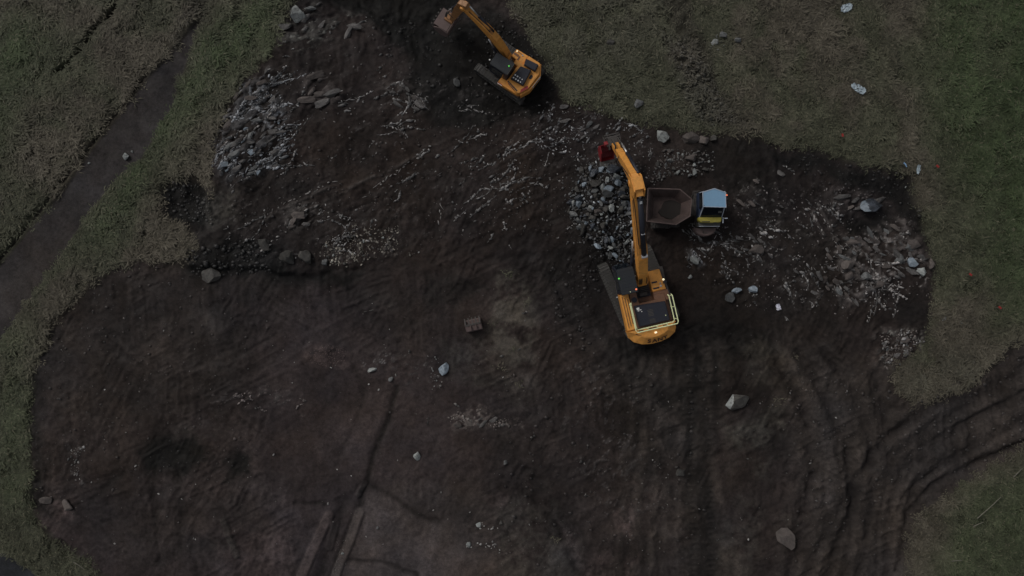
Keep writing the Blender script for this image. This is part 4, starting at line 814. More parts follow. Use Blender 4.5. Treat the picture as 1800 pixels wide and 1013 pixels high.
def crawler(root, cx, rot, gauge, length, width, ht, name='track'):
    rm = Matrix.Rotation(rot, 3, 'Z')
    u = MB(); u.box((0, 0, ht * .55), (gauge - width, 1.2, .35)).tube([(0, 0, ht * .6), (0, 0, ht + .35)], .62, 20)
    for v in range(len(u.v)): u.v[v] = tuple(rm @ Vector(u.v[v]) + Vector(cx))
    u.build('track_frame', M['steel'], root)
    for s in (-1, 1):
        x = s * gauge / 2; r = ht / 2; L2 = length / 2 - r; b_ = MB()
        per = 2 * (2 * L2) + 2 * math.pi * r; n = int(per / .19)
        for k in range(n):
            d = per * k / n
            if d < 2 * L2: y, z, a = -L2 + d, ht, 0
            elif d < 2 * L2 + math.pi * r: q = (d - 2 * L2) / r; y, z, a = L2 + math.sin(q) * r, r + math.cos(q) * r, -q
            elif d < 4 * L2 + math.pi * r: y, z, a = L2 - (d - 2 * L2 - math.pi * r), 0, math.pi
            else: q = (d - 4 * L2 - math.pi * r) / r; y, z, a = -L2 - math.sin(q) * r, r - math.cos(q) * r, math.pi - q
            m = Matrix.Rotation(a, 3, 'X'); c0 = Vector((x, y, z + (.0 if z else .02)))
            b_.box(c0, (width, .165, .035), m); b_.box(c0 + m @ Vector((0, .05, .03)), (width * .96, .025, .05), m)
        for v in range(len(b_.v)): b_.v[v] = tuple(rm @ Vector(b_.v[v]) + Vector(cx))
        tr = b_.build(name, M['track'], root)
        w = MB(); w.side([(-L2 * .98, r * .55), (L2 * .98, r * .55), (L2 * .98, ht * .82), (-L2 * .98, ht * .82)], x - width * .28, x + width * .28)
        for yy in (-L2, L2): w.tube([(x - width * .3, yy, r), (x + width * .3, yy, r)], r * .82, 16)
        for yy in np.linspace(-L2 * .75, L2 * .75, 6): w.tube([(x - width * .33, yy, .16), (x + width * .33, yy, .16)], .14, 10)
        for v in range(len(w.v)): w.v[v] = tuple(rm @ Vector(w.v[v]) + Vector(cx))
        w.build('roller_frame', M['steel'], tr)
def hoses(paths, parent, r=.028):
    m = MB()
    for p in paths: m.tube(p, r, 6)
    m.build('hydraulic_hose', M['hose'], parent)

def big_excavator():
    x, y = P(1121, 509); root = empty('excavator', (x, y, .02), R(13), label='large orange crawler excavator with pale yellow guard rail reaching over the rubble pile', cat='excavator')
    crawler(root, (-.08, -.1, 0), R(10), 2.98, 5.0, .62, .95)
    MB().prism([(-1.52, .05), (-.5, .1), (-.5, .45), (.5, .45), (.5, 1.0), (1.5, 1.02), (1.5, -2.3), (-1.52, -2.3)], 1.08, 1.32).build('house_frame', M['deck'], root)
    # left body panels: rising ribs of pressed sheet
    lp = MB().prism([(-1.55, -.02), (-1.0, -.02), (-.98, -2.32), (-1.55, -2.32)], 1.32, 2.18, .05).build('side_cabinet', M['orange'], root, bevel=.02)
    g = MB()
    for k in range(3): g.box((-1.42 + k * .15, -1.15, 2.185), (.035, 2.0 - .2 * k, .03))
    g.build('vent_groove', M['letter'], lp)
    MB().prism([(-.95, -.02), (-.52, -.02), (-.52, -.78), (.55, -.78), (.55, -.5), (1.2, -.5), (1.2, -2.32), (-.97, -2.32)], 1.32, 2.12, .03).build('engine_bay', M['deck'], root)
    MB().tube([(-.72, -.5, 2.12), (-.72, -.5, 2.2)], .17, 16).build('round_filler', M['dark'], root)
    hd = MB().prism([(-.86, -.85), (1.1, -.98), (1.14, -2.2), (-.82, -2.2)], 2.12, 2.42, .06).build('engine_hood', M['dark'], root, bevel=.02)
    vg = MB()
    for k in range(5): vg.box((.05, -1.3 - k * .09, 2.425), (.34, .045, .012))
    for k in range(4): vg.box((.06, -1.88 - k * .07, 2.425), (.36, .035, .012))
    vg.build('hood_louvre', M['steel'], hd)
    MB().box((-.66, -1.07, 2.43), (.17, .14, .012)).box((-.52, -1.17, 2.43), (.1, .05, .012)).box((-.66, -1.2, 2.43), (.1, .06, .012)).box((-.47, -1.29, 2.43), (.06, .05, .012)).build('warning_sticker', M['white'], hd)
    lamp('hood_latch', (.92, -1.85, 2.42), .035, M['rail'], hd, .03)
    # right boxes: tool box / tank with step
    tk = MB().prism([(.5, 1.02), (1.28, 1.02), (1.42, -.3), (.56, -.3)], 1.32, 1.95, .05).build('fuel_tank', M['orange'], root, bevel=.02)
    MB().box((.78, .28, 1.96), (.34, .1, .02)).box((.82, -.1, 1.96), (.38, .1, .02)).build('grab_slot', M['dark'], tk)
    MB().prism([(.56, -.3), (1.5, -.3), (1.5, -.98), (.56, -.85)], 1.32, 2.05, .04).build('valve_cover', M['deck'], root, bevel=.02)
    st = MB()
    for z_ in (1.35, 1.6): st.box((1.47, .55, z_), (.2, 1.2, .03))
    st.build('step', M['steel'], root)
    MB().prism([(-.45, .45), (.45, .45), (.5, -.5), (-.5, -.5)], 1.32, 1.4).build('swing_well', M['dark'], root)
    hb = MB()
    for k in range(5):
        z_ = 1.5 + .05 * k; hb.tube([(-.4, -.4 + .12 * k, z_), (-.1, -.2 + .1 * k, z_ + .12), (.4, -.25 + .12 * k, z_)], .035, 6)
    hb.box((.0, -.3, 1.55), (.5, .2, .25)); hb.build('valve_block', M['steel'], root)
    # counterweight
    cw = [(-1.55, -2.36), (1.52, -2.36), (1.52, -2.75), (1.38, -3.05), (.95, -3.3), (.4, -3.43), (-.2, -3.45), (-.8, -3.35), (-1.25, -3.12), (-1.5, -2.8)]
    m = MB(); z0, z1, z2 = 1.05, 1.75, 2.2
    n = len(cw)
    for a_, (zz, s) in enumerate(((z0, .97), (z0 + .15, 1.0), (z1, 1.0), (z2 - .06, .70), (z2, .64))):
        m.v += [(px * (s if py < -2.5 else 1), -2.36 + (py + 2.36) * (1 if s == 1 else s - .04), zz) for px, py in cw]
    for r_ in range(4):
        for i in range(n): j = (i + 1) % n; m.f.append((r_ * n + i, r_ * n + j, (r_ + 1) * n + j, (r_ + 1) * n + i))
    m.f += [tuple(range(n)), tuple(4 * n + i for i in range(n))]
    c_ = m.build('counterweight', M['orange'], root)
    MB().box((.0, -2.45, 2.215), (.5, .06, .03)).box((-.75, -2.46, 2.215), (.3, .05, .03)).box((.8, -2.46, 2.215), (.3, .05, .03)).build('lifting_slot', M['letter'], c_)
    MB().prism([(-1.12, -2.62), (-.78, -2.76), (-.8, -2.72), (-1.1, -2.58)], 2.1, 2.215).build('paint_stripe', M['letter'], c_)
    for ch, tx_, ty_, tr_ in (('S', -.36, -3.27, -9), ('A', -.02, -3.31, -3), ('N', .34, -3.30, 4), ('Y', .68, -3.25, 11)):
        text(ch, .46, (tx_, ty_ + .03, 1.99), (R(48), 0, R(tr_)), M['letter'], c_)
    MB().box((.12, -2.76, 2.24), (.14, .1, .06)).build('work_lamp', M['white_l'], c_)
    # cab
    cab = MB().side([(.06, 1.3), (1.72, 1.3), (1.86, 1.6), (1.5, 3.08), (.06, 3.08)], -1.54, -.52).build('cab', M['dark'], root, bevel=.03)
    MB().side([(1.765, 1.45), (1.875, 1.62), (1.53, 3.0), (1.5, 3.0)], -1.46, -.6).build('windscreen', M['glass'], cab)
    MB().box((-1.545, .9, 2.35), (.02, 1.2, 1.05)).build('side_window', M['glass'], cab)
    rf = MB().box((-1.03, .78, 3.13), (1.04, 1.6, .1)); rf.build('cab_roof', M['roofdark'], cab, bevel=.03)
    gb = MB()
    for k in range(7): gb.box((-1.03, .2 + k * .2, 3.19), (.9, .02, .02))
    gb.build('roof_rib', M['dark'], cab)
    lamp('green_beacon', (-1.5, 1.02, 3.18), .055, M['green_l'], cab, .14); lamp('orange_beacon', (-.62, .16, 3.18), .055, M['red_l'], cab, .1)
    lamp('roof_bolt', (-1.0, .08, 3.18), .03, M['rail'], cab, .03)
    MB().tube([(-1.62, .95, 2.2), (-1.7, .6, 2.4), (-1.7, .2, 2.4)], .02, 6).tube([(-1.56, 1.65, 1.4), (-1.66, 1.5, 2.9)], .02, 6).build('cab_handrail', M['steel'], cab)
    MB().box((-.45, .95, 2.55), (.22, .04, .06)).build('cab_lamp', M['white'], cab)
    MB().box((-1.72, -.1, 2.1), (.12, .06, .16)).build('side_mirror', M['rod'], root)
    # guard rail: two pale hoops running round the hood
    rl = MB()
    for dz, o in ((0.0, 0), (.42, .12)):
        z_ = 2.55 + dz
        pts = [(-1.0 - o, -.62, z_ - .1), (-1.04 - o, -.7, z_), (-1.04 - o, -2.2 - o, z_), (-.97 - o, -2.33 - o, z_), (1.28 + o, -2.33 - o, z_), (1.36 + o, -2.22 - o, z_), (1.36 + o, -.7, z_), (1.32 + o, -.62, z_ - .1)]
        rl.tube(pts, .034, 8)
    for px, py in ((-1.08, -.7), (-1.08, -1.4), (-1.08, -2.15), (-.4, -2.37), (.2, -2.37), (.8, -2.37), (1.4, -2.15), (1.4, -1.4), (1.4, -.7)):
        rl.tube([(px, py, 2.1), (px, py, 2.98)], .022, 6)
    rl.build('guard_rail', M['rail'], root)
    MB().tube([(1.3, .1, 1.9), (1.34, .1, 2.5), (1.4, -.9, 2.75)], .02, 6).build('walkway_rail', M['steel'], root)
    mr = MB().box((1.32, .18, 2.5), (.2, .1, .24)).build('right_mirror', M['dark'], root)
    lamp('side_lamp', (1.3, .34, 2.3), .07, M['white_l'], root, .06); lamp('filler_cap', (1.12, -.02, 1.95), .07, M['rod'], root, .06); lamp('filler_cap', (1.12, .14, 1.95), .05, M['rod'], root, .06)
    # boom (banana), stick and linkage
    F0 = (.5, 2.0); K = (3.0, 4.75); E_ = (6.1, 7.15); T = (8.9, 3.75)
    bo = MB().ribbon([(F0[0] - .1, F0[1] - .1, .22), (1.1, 2.9, .32), (2.1, 4.0, .42), (K[0], K[1], .46), (4.2, 5.65, .38), (5.3, 6.5, .28), (E_[0], E_[1], .2)], -.29, .29)
    bo.tube([(-.36, F0[0], F0[1]), (.36, F0[0], F0[1])], .2, 14); bo.tube([(-.36, E_[0], E_[1]), (.36, E_[0], E_[1])], .2, 14)
    bo = bo.build('boom', M['orange'], root, bevel=.015)
    ed = MB()
    for s in (-1, 1): ed.ribbon([(2.1, 4.43, .03), (K[0], K[1] + .47, .03), (4.2, 6.04, .03), (5.2, 6.76, .03)], s * .29 - .02, s * .29 + .02)
    ed.build('boom_edge_strip', M['orange2'], bo)
    hoses([[(xo, .15, 1.7), (xo * 1.1, .5, 2.6), (xo, 1.2, 3.35), (xo * .9, 2.0, 4.4), (xo * .8, 2.7, 5.08)] for xo in (-.2, -.13, -.06, .22)], bo, .03)
    hoses([[(xo, 2.7, 5.15), (xo, 3.6, 5.8), (xo, 4.8, 6.6), (xo * 1.2, 5.5, 7.15), (xo, 5.9, 7.6)] for xo in (-.22, .26)], bo, .026)
    oc = MB()
    for xo in (-.24, -.17, -.1, .18, .25): oc.tube([(xo, .5, 2.35), (xo, 1.2, 3.32), (xo * .9, 2.1, 4.47), (xo * .8, 2.6, 4.95)], .022, 6)
    oc.build('steel_pipe', M['orange'], bo)
    for s in (-1, 1): cylinder((1.0, 1.35), (3.0, 4.45), .12, root, s * .40, 'boom_cylinder', .6)
    sc_ = cylinder((2.1, 4.8), (5.5, 7.7), .16, root, .02, 'stick_cylinder', .9)
    MB().tube([(-.15, 2.0, 4.75), (.2, 2.0, 4.75)], .13, 8).tube([(.02, 2.9, 5.35), (.02, 3.9, 6.25)], .025, 6).build('cylinder_pin', M['rod'], sc_)
    MB().box((.02, 3.25, 5.86), (.22, .1, .2)).box((.02, 5.0, 7.36), (.14, .26, .2), Matrix.Rotation(.7, 3, 'X')).build('cylinder_band', M['rod'], sc_)
    sk = MB().ribbon([(5.25, 7.55, .16), (5.75, 7.62, .30), (E_[0] + .15, E_[1] + .05, .46), (7.1, 6.2, .34), (8.0, 5.0, .25), (T[0], T[1], .16)], -.2, .2)
    sk.side([(5.2, 7.35), (5.5, 7.95), (6.35, 7.85), (6.6, 7.35), (6.2, 6.9)], -.32, -.24).side([(5.2, 7.35), (5.5, 7.95), (6.35, 7.85), (6.6, 7.35), (6.2, 6.9)], .24, .32)
    sk.box((0, 5.95, 7.9), (.52, .75, .06), Matrix.Rotation(-.15, 3, 'X'))
    sk = sk.build('stick', M['orange'], root, bevel=.012)
    hoses([[(-.1, 5.9, 7.9), (-.34, 6.5, 7.5), (-.36, 7.2, 6.4), (-.42, 7.6, 5.6), (-.2, 8.0, 5.2)], [(.1, 6.0, 7.9), (.3, 6.8, 7.2), (.28, 7.5, 6.0)]], sk, .026)
    cylinder((6.5, 7.55), (8.75, 4.75), .10, root, .22, 'bucket_cylinder', .66)
    lk = MB()
    for s in (-.17, .17):
        lk.ribbon([(8.35, 4.35, .08), (8.75, 4.8, .08)], s - .03, s + .03); lk.ribbon([(8.75, 4.8, .08), (9.25, 3.95, .08)], s - .03, s + .03)
    lk = lk.build('bucket_link', M['steel'], root)
    qh = MB().box((0, 9.2, 3.45), (.55, .5, .3)).tube([(-.45, 9.45, 3.5), (.45, 9.45, 3.5)], .06, 8).tube([(-.42, 9.0, 3.3), (.42, 9.0, 3.3)], .06, 8)
    for s in (-.3, -.12, .3): qh.box((s, 9.15, 3.3), (.05, .8, .4))
    qh.box((.07, 9.72, 2.75), (1.05, .08, .3)).box((.07, 9.45, 2.75), (.4, .5, .12)).box((-.42, 9.5, 2.75), (.06, .5, .3)).box((.56, 9.5, 2.75), (.06, .5, .3))
    qh.build('quick_hitch', M['steel'], root)
    # tilted red bucket hanging below the hitch
    bk = MB(); prof = [(9.15, 3.1), (9.25, 2.6), (9.15, 2.15), (8.9, 1.9), (8.55, 1.85), (8.3, 2.05)]
    inn = [(a_ + (8.85 - a_) * .10, z_ + (2.7 - z_) * .10) for a_, z_ in prof]
    x0, x1 = -.78, .02
    for (a_, b_), (c0, d0), (a2, b2), (c2, d2) in zip(prof, prof[1:], inn, inn[1:]): bk.side([(a_, b_), (c0, d0), (c2, d2), (a2, b2)], x0, x1)
    for xx in (x0, x1): bk.side(prof + [(8.7, 3.0)], xx - .03, xx + .03)
    bk = bk.build('bucket', M['red'], root)
    MB().box((-.38, 8.24, 2.1), (.86, .16, .1)).build('cutting_edge', M['steel'], bk)
    for k in range(4): MB().box((x0 + .1 + k * .2, 8.1, 2.12), (.08, .2, .07)).build('tooth', M['steel'], bk)
    MB().ribbon([(9.1, 3.15, .12), (9.2, 3.35, .12)], -.55, -.15).build('bucket_ear', M['red'], bk)
    return root
big_excavator()

def small_excavator():
    x, y = P(900, 120); root = empty('excavator', (x, y, .02), R(57), label='small orange crawler excavator with dark cab roof digging at the top edge of the pit', cat='excavator')
    crawler(root, (-.35, .0, 0), R(-3), 2.1, 3.7, .5, .75)
    MB().prism([(-1.6, .05), (.75, .1), (.72, -1.5), (-1.6, -1.5)], .86, 1.05).build('house_frame', M['deck'], root)
    MB().prism([(.15, .15), (.74, .13), (.76, -.75), (.15, -.75)], 1.05, 1.75, .04).build('tank', M['orange'], root, bevel=.02)
    MB().box((.42, -.05, 1.765), (.14, .32, .02)).box((.30, -.3, 1.765), (.3, .1, .02)).box((.62, -.12, 1.77), (.03, .5, .04)).build('tank_step', M['deck'], root)
    lamp('side_lamp', (.62, .02, 1.76), .045, M['white_l'], root, .04); lamp('fuel_cap', (.58, -.42, 1.75), .05, M['rod'], root, .04)
    bd = MB().prism([(-.15, -.2), (.15, -.2), (.15, -.75), (.76, -.75), (.76, -1.62), (.12, -1.95), (-.95, -1.86), (-1.52, -1.55), (-1.6, -1.4), (-1.3, -.45), (-.15, -.5)], 1.05, 1.85, .05).build('body_shell', M['orange'], root, bevel=.03)
    MB().prism([(-1.62, .05), (-1.05, .0), (-1.05, -.5), (-1.6, -1.4)], 1.05, 1.45, .03).build('side_cabinet', M['orange'], root, bevel=.015)
    sl_ = MB()
    for k in range(6): sl_.box((-1.46 - .0 * k, -.45 - .17 * k, 1.86 if False else 1.72), (.06, .12, .02))
    MB().prism([(-1.32, -.5), (-1.25, -.5), (-1.45, -1.35), (-1.53, -1.33)], 1.86, 1.875).prism([(-1.42, -.62), (-1.38, -.62), (-1.55, -1.2), (-1.58, -1.18)], 1.86, 1.875).build('vent_slot', M['dark'], bd)
    hd = MB().prism([(-1.12, -.62), (-.12, -.72), (.02, -1.42), (-1.05, -1.52)], 1.85, 2.12, .05).build('engine_hood', M['dark'], root, bevel=.02)
    MB().prism([(.06, -.84), (.46, -.74), (.56, -1.62), (.1, -1.66)], 1.85, 2.1, .05).build('filter_cover', M['dark'], root, bevel=.02)
    for k in range(4):
        for q in range(2):
            MB().tube([(-.98 + .20 * q, -.75 - k * .17, 2.12), (-.98 + .20 * q, -.75 - k * .17, 2.14)], .052 if (k + q) < 3 else .036, 10).build('round_vent', M['white'], hd)
    MB().box((-.3, -1.6, 1.87), (.25, .14, .05)).build('hinge', M['dark'], bd)
    cw = MB().prism([(.70, -1.55), (.78, -1.68), (.14, -2.06), (-.98, -1.98), (-1.58, -1.66), (-1.5, -1.58), (-.95, -1.88), (.12, -1.97)], .95, 1.7).build('counterweight', M['orange'], root, bevel=.015)
    MB().prism([(-.72, -1.99), (.1, -2.05), (.1, -2.075), (-.72, -2.01)], 1.35, 1.68).build('name_plate', M['white'], cw)
    text('SANY', .24, (-.32, -2.05, 1.52), (R(88), 0, R(-4)), M['letter'], cw)
    MB().prism([(-1.5, -1.56), (-.95, -1.86), (-.85, -1.7), (-1.3, -1.5)], 1.853, 1.86).build('warning_stripe', M['peg'], bd)
    cab = MB().side([(-.42, 1.0), (.85, 1.0), (.95, 1.3), (.82, 2.75), (-.42, 2.75)], -1.22, -.4).build('cab', M['dark'], root, bevel=.03)
    MB().side([(.87, 1.15), (.965, 1.32), (.845, 2.65), (.81, 2.65)], -1.16, -.46).build('windscreen', M['glass'], cab)
    MB().box((-1.225, .3, 2.0), (.02, .9, 1.0)).build('side_window', M['glass'], cab)
    MB().box((-.81, .2, 2.8), (.84, 1.28, .1)).build('cab_roof', M['roofdark'], cab, bevel=.03)
    MB().box((-.81, -.44, 2.83), (.8, .03, .06)).build('roof_edge', M['grey'], cab)
    lamp('green_beacon', (-.72, -.25, 2.85), .05, M['green_l'], cab, .1); lamp('side_mirror', (-.35, 1.1, 2.2), .06, M['grey'], cab, .05)
    MB().tube([(-1.3, .9, 1.3), (-1.45, 1.1, 1.8)], .02, 6).box((-1.5, .2, 1.6), (.05, .3, .05)).build('handrail', M['steel'], cab)
    lamp('cab_lamp', (-.95, 1.02, 2.5), .05, M['white'], cab, .04)
    MB().box((-1.62, -.15, 1.5), (.05, .34, .03)).build('red_reflector', M['peg'], root); MB().box((-1.66, -.15, 1.49), (.03, .34, .03)).build('white_reflector', M['white'], root)
    F0 = (.3, 1.7); E_ = (3.3, 5.75); T = (4.45, 2.0); X0 = .04
    bo = MB().ribbon([(F0[0], F0[1], .18), (.75, 2.75, .27), (1.25, 3.7, .33), (2.0, 4.6, .30), (2.8, 5.35, .22), (E_[0], E_[1], .16)], X0 - .2, X0 + .2).tube([(X0 - .26, *E_), (X0 + .26, *E_)], .16, 12).build('boom', M['orange'], root, bevel=.012)
    cv_ = MB()
    for xo in (-.14, -.06, .02, .1): cv_.tube([(X0 + xo, .25, 2.1), (X0 + xo, .62, 3.0), (X0 + xo * .9, 1.1, 3.95), (X0 + xo * .7, 1.6, 4.6)], .028, 6)
    cv_.build('hydraulic_hose', M['orange2'], bo)
    hoses([[(X0 + .17, .9, 3.4), (X0 + .2, 1.8, 4.8), (X0 + .18, 2.7, 5.6), (X0 + .12, 3.1, 6.0)], [(X0 - .1, 1.5, 4.55), (X0 - .08, 2.2, 5.15), (X0 - .1, 2.9, 5.7)]], bo, .026)
    for s in (-1, 1): cylinder((.75, 1.2), (1.5, 3.7), .09, root, X0 + s * .28, 'boom_cylinder', .6)
    sc_ = cylinder((1.4, 4.3), (3.15, 6.15), .085, root, X0 + .1, 'stick_cylinder', .55)
    sk = MB().ribbon([(3.0, 6.2, .12), (3.35, 5.95, .28), (3.75, 4.7, .26), (4.15, 3.2, .2), (T[0], T[1], .13)], X0 - .15, X0 + .15).build('stick', M['orange2'], root, bevel=.012)
    cylinder((3.55, 5.9), (4.65, 3.1), .075, root, X0 - .02, 'bucket_cylinder', .6)
    MB().ribbon([(4.25, 2.9, .07), (4.65, 3.1, .07), (4.85, 2.1, .07)], X0 - .16, X0 - .1).ribbon([(4.25, 2.9, .07), (4.65, 3.1, .07), (4.85, 2.1, .07)], X0 + .1, X0 + .16).build('bucket_link', M['steel'], root)
    MB().box((X0, 4.65, 1.85), (.5, .55, .25)).build('quick_hitch', M['orange2'], root)
    bk = MB(); prof = [(4.3, 1.6), (4.35, 1.0), (4.6, .6), (5.0, .5), (5.35, .7), (5.5, 1.1)]
    inn = [(a_ + (4.9 - a_) * .1, z_ + (1.3 - z_) * .1) for a_, z_ in prof]
    for (a_, b_), (c0, d0), (a2, b2), (c2, d2) in zip(prof, prof[1:], inn, inn[1:]): bk.side([(a_, b_), (c0, d0), (c2, d2), (a2, b2)], -.78, .42)
    for xx in (-.78, .42): bk.side(prof + [(4.9, 1.75)], xx - .03, xx + .03)
    bk.box((-.18, 4.9, 1.72), (1.15, .95, .08))
    bk = bk.build('bucket', M['muddyred'], root)
    MB().box((-.18, 5.5, 1.15), (1.26, .08, .16)).build('cutting_edge', M['steel'], bk)
    for k in range(5): MB().box((-.7 + k * .26, 5.6, 1.22), (.09, .1, .2)).build('tooth', M['steel'], bk)
    return root
small_excavator()

# ------------------------------------------------------------------ swivel dumper
def wheel(parent, c, r, w, axis_rot):
    m = MB(); n = 22; rm = Matrix.Rotation(axis_rot, 3, 'Z')
    prof = [(-w / 2, r * .55), (-w / 2, r * .9), (-w * .36, r), (w * .36, r), (w / 2, r * .9), (w / 2, r * .55)]
    vs = []
    for k in range(n):
        a = 2 * math.pi * k / n
        for px, rr_ in prof: vs.append(rm @ Vector((px, rr_ * math.cos(a), rr_ * math.sin(a))) + Vector(c))
    q = len(prof); fs = [(k * q + i, k * q + i + 1, ((k + 1) % n) * q + i + 1, ((k + 1) % n) * q + i) for k in range(n) for i in range(q - 1)]
    m.add(vs, fs)
    for k in range(n):
        a = 2 * math.pi * (k + .5) / n; s = 1 if k % 2 else -1
        m.box(rm @ Vector((s * w * .24, r * math.cos(a), r * math.sin(a))) + Vector(c), (w * .5, .09, .09), rm @ Matrix.Rotation(a, 3, 'X'))
    o = m.build('wheel', M['rubber'], parent)
    e = rm @ Vector((w * .42, 0, 0)); MB().tube([Vector(c) - e, Vector(c) + e], r * .55, 14).build('rim', M['steel'], o)
def dumper():
    ox, oy = 11.4, 4.9; root = empty('dumper', (ox, oy, .02), 0, label='site dumper with pale blue cab roof, yellow nose and rusty empty skip', cat='dumper truck')
    B = lambda x, y: (x - ox, y - oy)
    # skip: open chute end to the west, tapered end towards the cab
    rim = [B(8.42, 6.16), B(10.4, 6.1), B(11.12, 5.5), B(11.02, 4.45), B(10.15, 3.92), B(8.32, 4.13)]
    cx = sum(p[0] for p in rim) / 6; cy = sum(p[1] for p in rim) / 6
    zt = 2.35; zb = 1.35; bot = [(cx + (x - cx) * .62 - (.1 if x < cx else .0), cy + (y - cy) * .66) for x, y in rim]
    m = MB(); n = 6
    def rg(sc_, z, pts): return [(cx + (x - cx) * sc_, cy + (y - cy) * sc_, z) for x, y in pts]
    vs = rg(1, zt, rim) + rg(.955, zt, rim) + rg(.95, zb + .1, bot) + rg(1.03, zb, bot)
    fs = []
    for i in range(n):
        j = (i + 1) % n; fs += [(i, j, n + j, n + i), (n + i, n + j, 2 * n + j, 2 * n + i), (i, 3 * n + i, 3 * n + j, j)]
    fs += [tuple(2 * n + i for i in range(n)), tuple(3 * n + i for i in range(n))[::-1]]
    sk = m.add(vs, fs).build('skip', M['rust'], root)
    flr = MB(); pr = [(cx + .95 * math.cos(R(a)) * (.8 + .15 * math.sin(a * .07)) + .15, cy - .12 + .62 * math.sin(R(a))) for a in range(0, 360, 24)]
    flr.prism([(px_ , py_) for px_, py_ in pr], zb + .09, zb + .17, .03).build('dark_floor_patch', M['floordark'], sk)  # thin darker patch covering most of the skip floor
    lip = MB(); ring = [(x, y, zt + .02) for x, y in rim]; lip.tube(ring + [ring[0]], .035, 6); lip.build('skip_rim', M['muddyred'], sk)
    rb = MB()
    for i in range(n):
        j = (i + 1) % n
        for q in (.33, .67):
            a = Vector((*rim[i], zt - .05)).lerp(Vector((*rim[j], zt - .05)), q); c0 = Vector((*bot[i], zb + .05)).lerp(Vector((*bot[j], zb + .05)), q)
            d = (c0 - a).normalized(); rb.tube([a + Vector(((a.x - cx) * .02, (a.y - cy) * .02, 0)), c0 + Vector(((a.x - cx) * .02, (a.y - cy) * .02, 0))], .035, 4)
    rb.build('skip_rib', M['rust'], sk)
    # chassis and wheels
    ch = MB().box((-1.2, .05, .95), (3.2, .7, .35)).box((-1.9, .05, 1.2), (1.4, 1.1, .18)).box((1.0, .0, .95), (1.4, 2.0, .4)); ch.tube([(-.2, .05, 1.0), (-.2, .05, 1.45)], .3, 12)
    ch.build('chassis', M['steel'], root)
    for xw in (-1.85,):
        for yw in (-.86, 1.02): wheel(root, (xw, yw, .58), .58, .42, R(90))
    wheel(root, (-1.15, -.8, .5), .5, .36, R(90)); wheel(root, (-1.15, 1.0, .5), .5, .36, R(90))
    for xw in (.45, 1.75):
        wheel(root, (xw, .75, .58), .58, .40, 0)
    # cab body facing south
    body = MB().prism([B(11.72, 6.0), B(13.1, 6.0), B(13.15, 4.25), B(11.68, 4.25)], 1.1, 1.95, .05).build('cab_body', M['bluedark'], root, bevel=.02)
    cabin = MB()
    for px, py, qx, qy in ((11.72, 4.42, 11.72, 4.98), (13.1, 4.42, 13.04, 4.98), (11.72, 5.95, 11.72, 5.9), (13.08, 5.95, 13.04, 5.9)):
        cabin.tube([(*B(px, py), 1.9), (*B(qx, qy), 2.82)], .035, 6)
    cabin.build('cab_pillar', M['trim'], root)
    b0 = [(*B(11.74, 4.42), 1.95), (*B(13.08, 4.42), 1.95), (*B(13.02, 4.97), 2.8), (*B(11.74, 4.97), 2.8)]
    MB().add(b0 + [(x_, y_ + .03, z_ - .02) for x_, y_, z_ in b0], [(0, 1, 2, 3), (7, 6, 5, 4), (0, 4, 5, 1), (1, 5, 6, 2), (2, 6, 7, 3), (3, 7, 4, 0)]).build('windscreen', M['glass'], root)
    for xs in (11.71, 13.09): MB().box((xs - ox, 5.42 - oy, 2.35), (.025, .95, .82)).build('side_window', M['glass'], root)
    MB().box((*B(12.85, 4.7), 2.42), (.22, .02, .14), Matrix.Rotation(-.98, 3, 'X')).build('dash_display', M['grey'], root)
    MB().box((*B(12.4, 5.3), 1.98), (.5, .5, .1)).box((*B(12.4, 5.55), 2.2), (.5, .12, .5)).build('seat', M['dark'], root)
    rp = [B(11.66, 5.86), B(12.38, 6.08), B(13.04, 5.84), B(13.08, 4.93), B(11.68, 4.97)]
    rf = MB().prism(rp, 2.83, 2.93).build('cab_roof', M['blue'], root)
    edge = [(x_, y_, 2.935) for x_, y_ in rp]; MB().tube(edge + [edge[0]], .028, 6).build('roof_trim', M['trim'], rf)
    lamp('roof_bolt', (*B(11.74, 5.03), 2.93), .025, M['bluedark'], rf, .02)
    lamp('orange_marker', (*B(13.3, 5.75), 2.3), .05, M['red_l'], root, .06); lamp('amber_marker', (*B(13.35, 5.2), 2.0), .045, M['peg'], root, .05)
    MB().tube([(*B(13.15, 5.9), 1.6), (*B(13.38, 5.7), 1.9), (*B(13.4, 4.8), 1.9)], .022, 6).tube([(*B(11.55, 5.9), 1.3), (*B(11.5, 5.6), 1.7), (*B(11.5, 4.7), 1.7)], .022, 6).build('handrail', M['steel'], root)
    st = MB()
    for z_ in (.55, .85): st.box((*B(11.45, 5.3), z_), (.34, .7, .04))
    st.build('step', M['steel'], root)
    # nose
    ns = MB().prism([B(11.66, 4.42), B(13.12, 4.42), B(13.05, 4.12), B(12.5, 4.08), B(11.8, 4.1), B(11.66, 4.22)], 1.5, 1.98, .04).build('nose_cowl', M['yellow'], root, bevel=.02)
    MB().box((*B(12.1, 4.14), 1.985), (.5, .05, .012)).box((*B(12.68, 4.1), 1.9), (.2, .05, .1)).build('cowl_slot', M['dark'], ns)
    MB().box((*B(13.17, 4.2), 1.95), (.05, .3, .05)).tube([(*B(13.1, 4.4), 1.95), (*B(13.22, 4.3), 2.35)], .02, 6).box((*B(13.22, 4.3), 2.45), (.14, .05, .24)).build('door_mirror', M['trim'], root)
    MB().prism([B(11.7, 4.14), B(13.15, 4.12), B(13.08, 3.86), B(11.74, 3.86)], 1.15, 1.62, .04).build('front_grille', M['grey'], root, bevel=.02)
    MB().box((*B(12.4, 3.88), 1.63), (1.3, .03, .02)).build('bumper_edge', M['trim'], root, label='pale edge of the front bumper')
    cxn, cyn = B(12.28, 3.84)
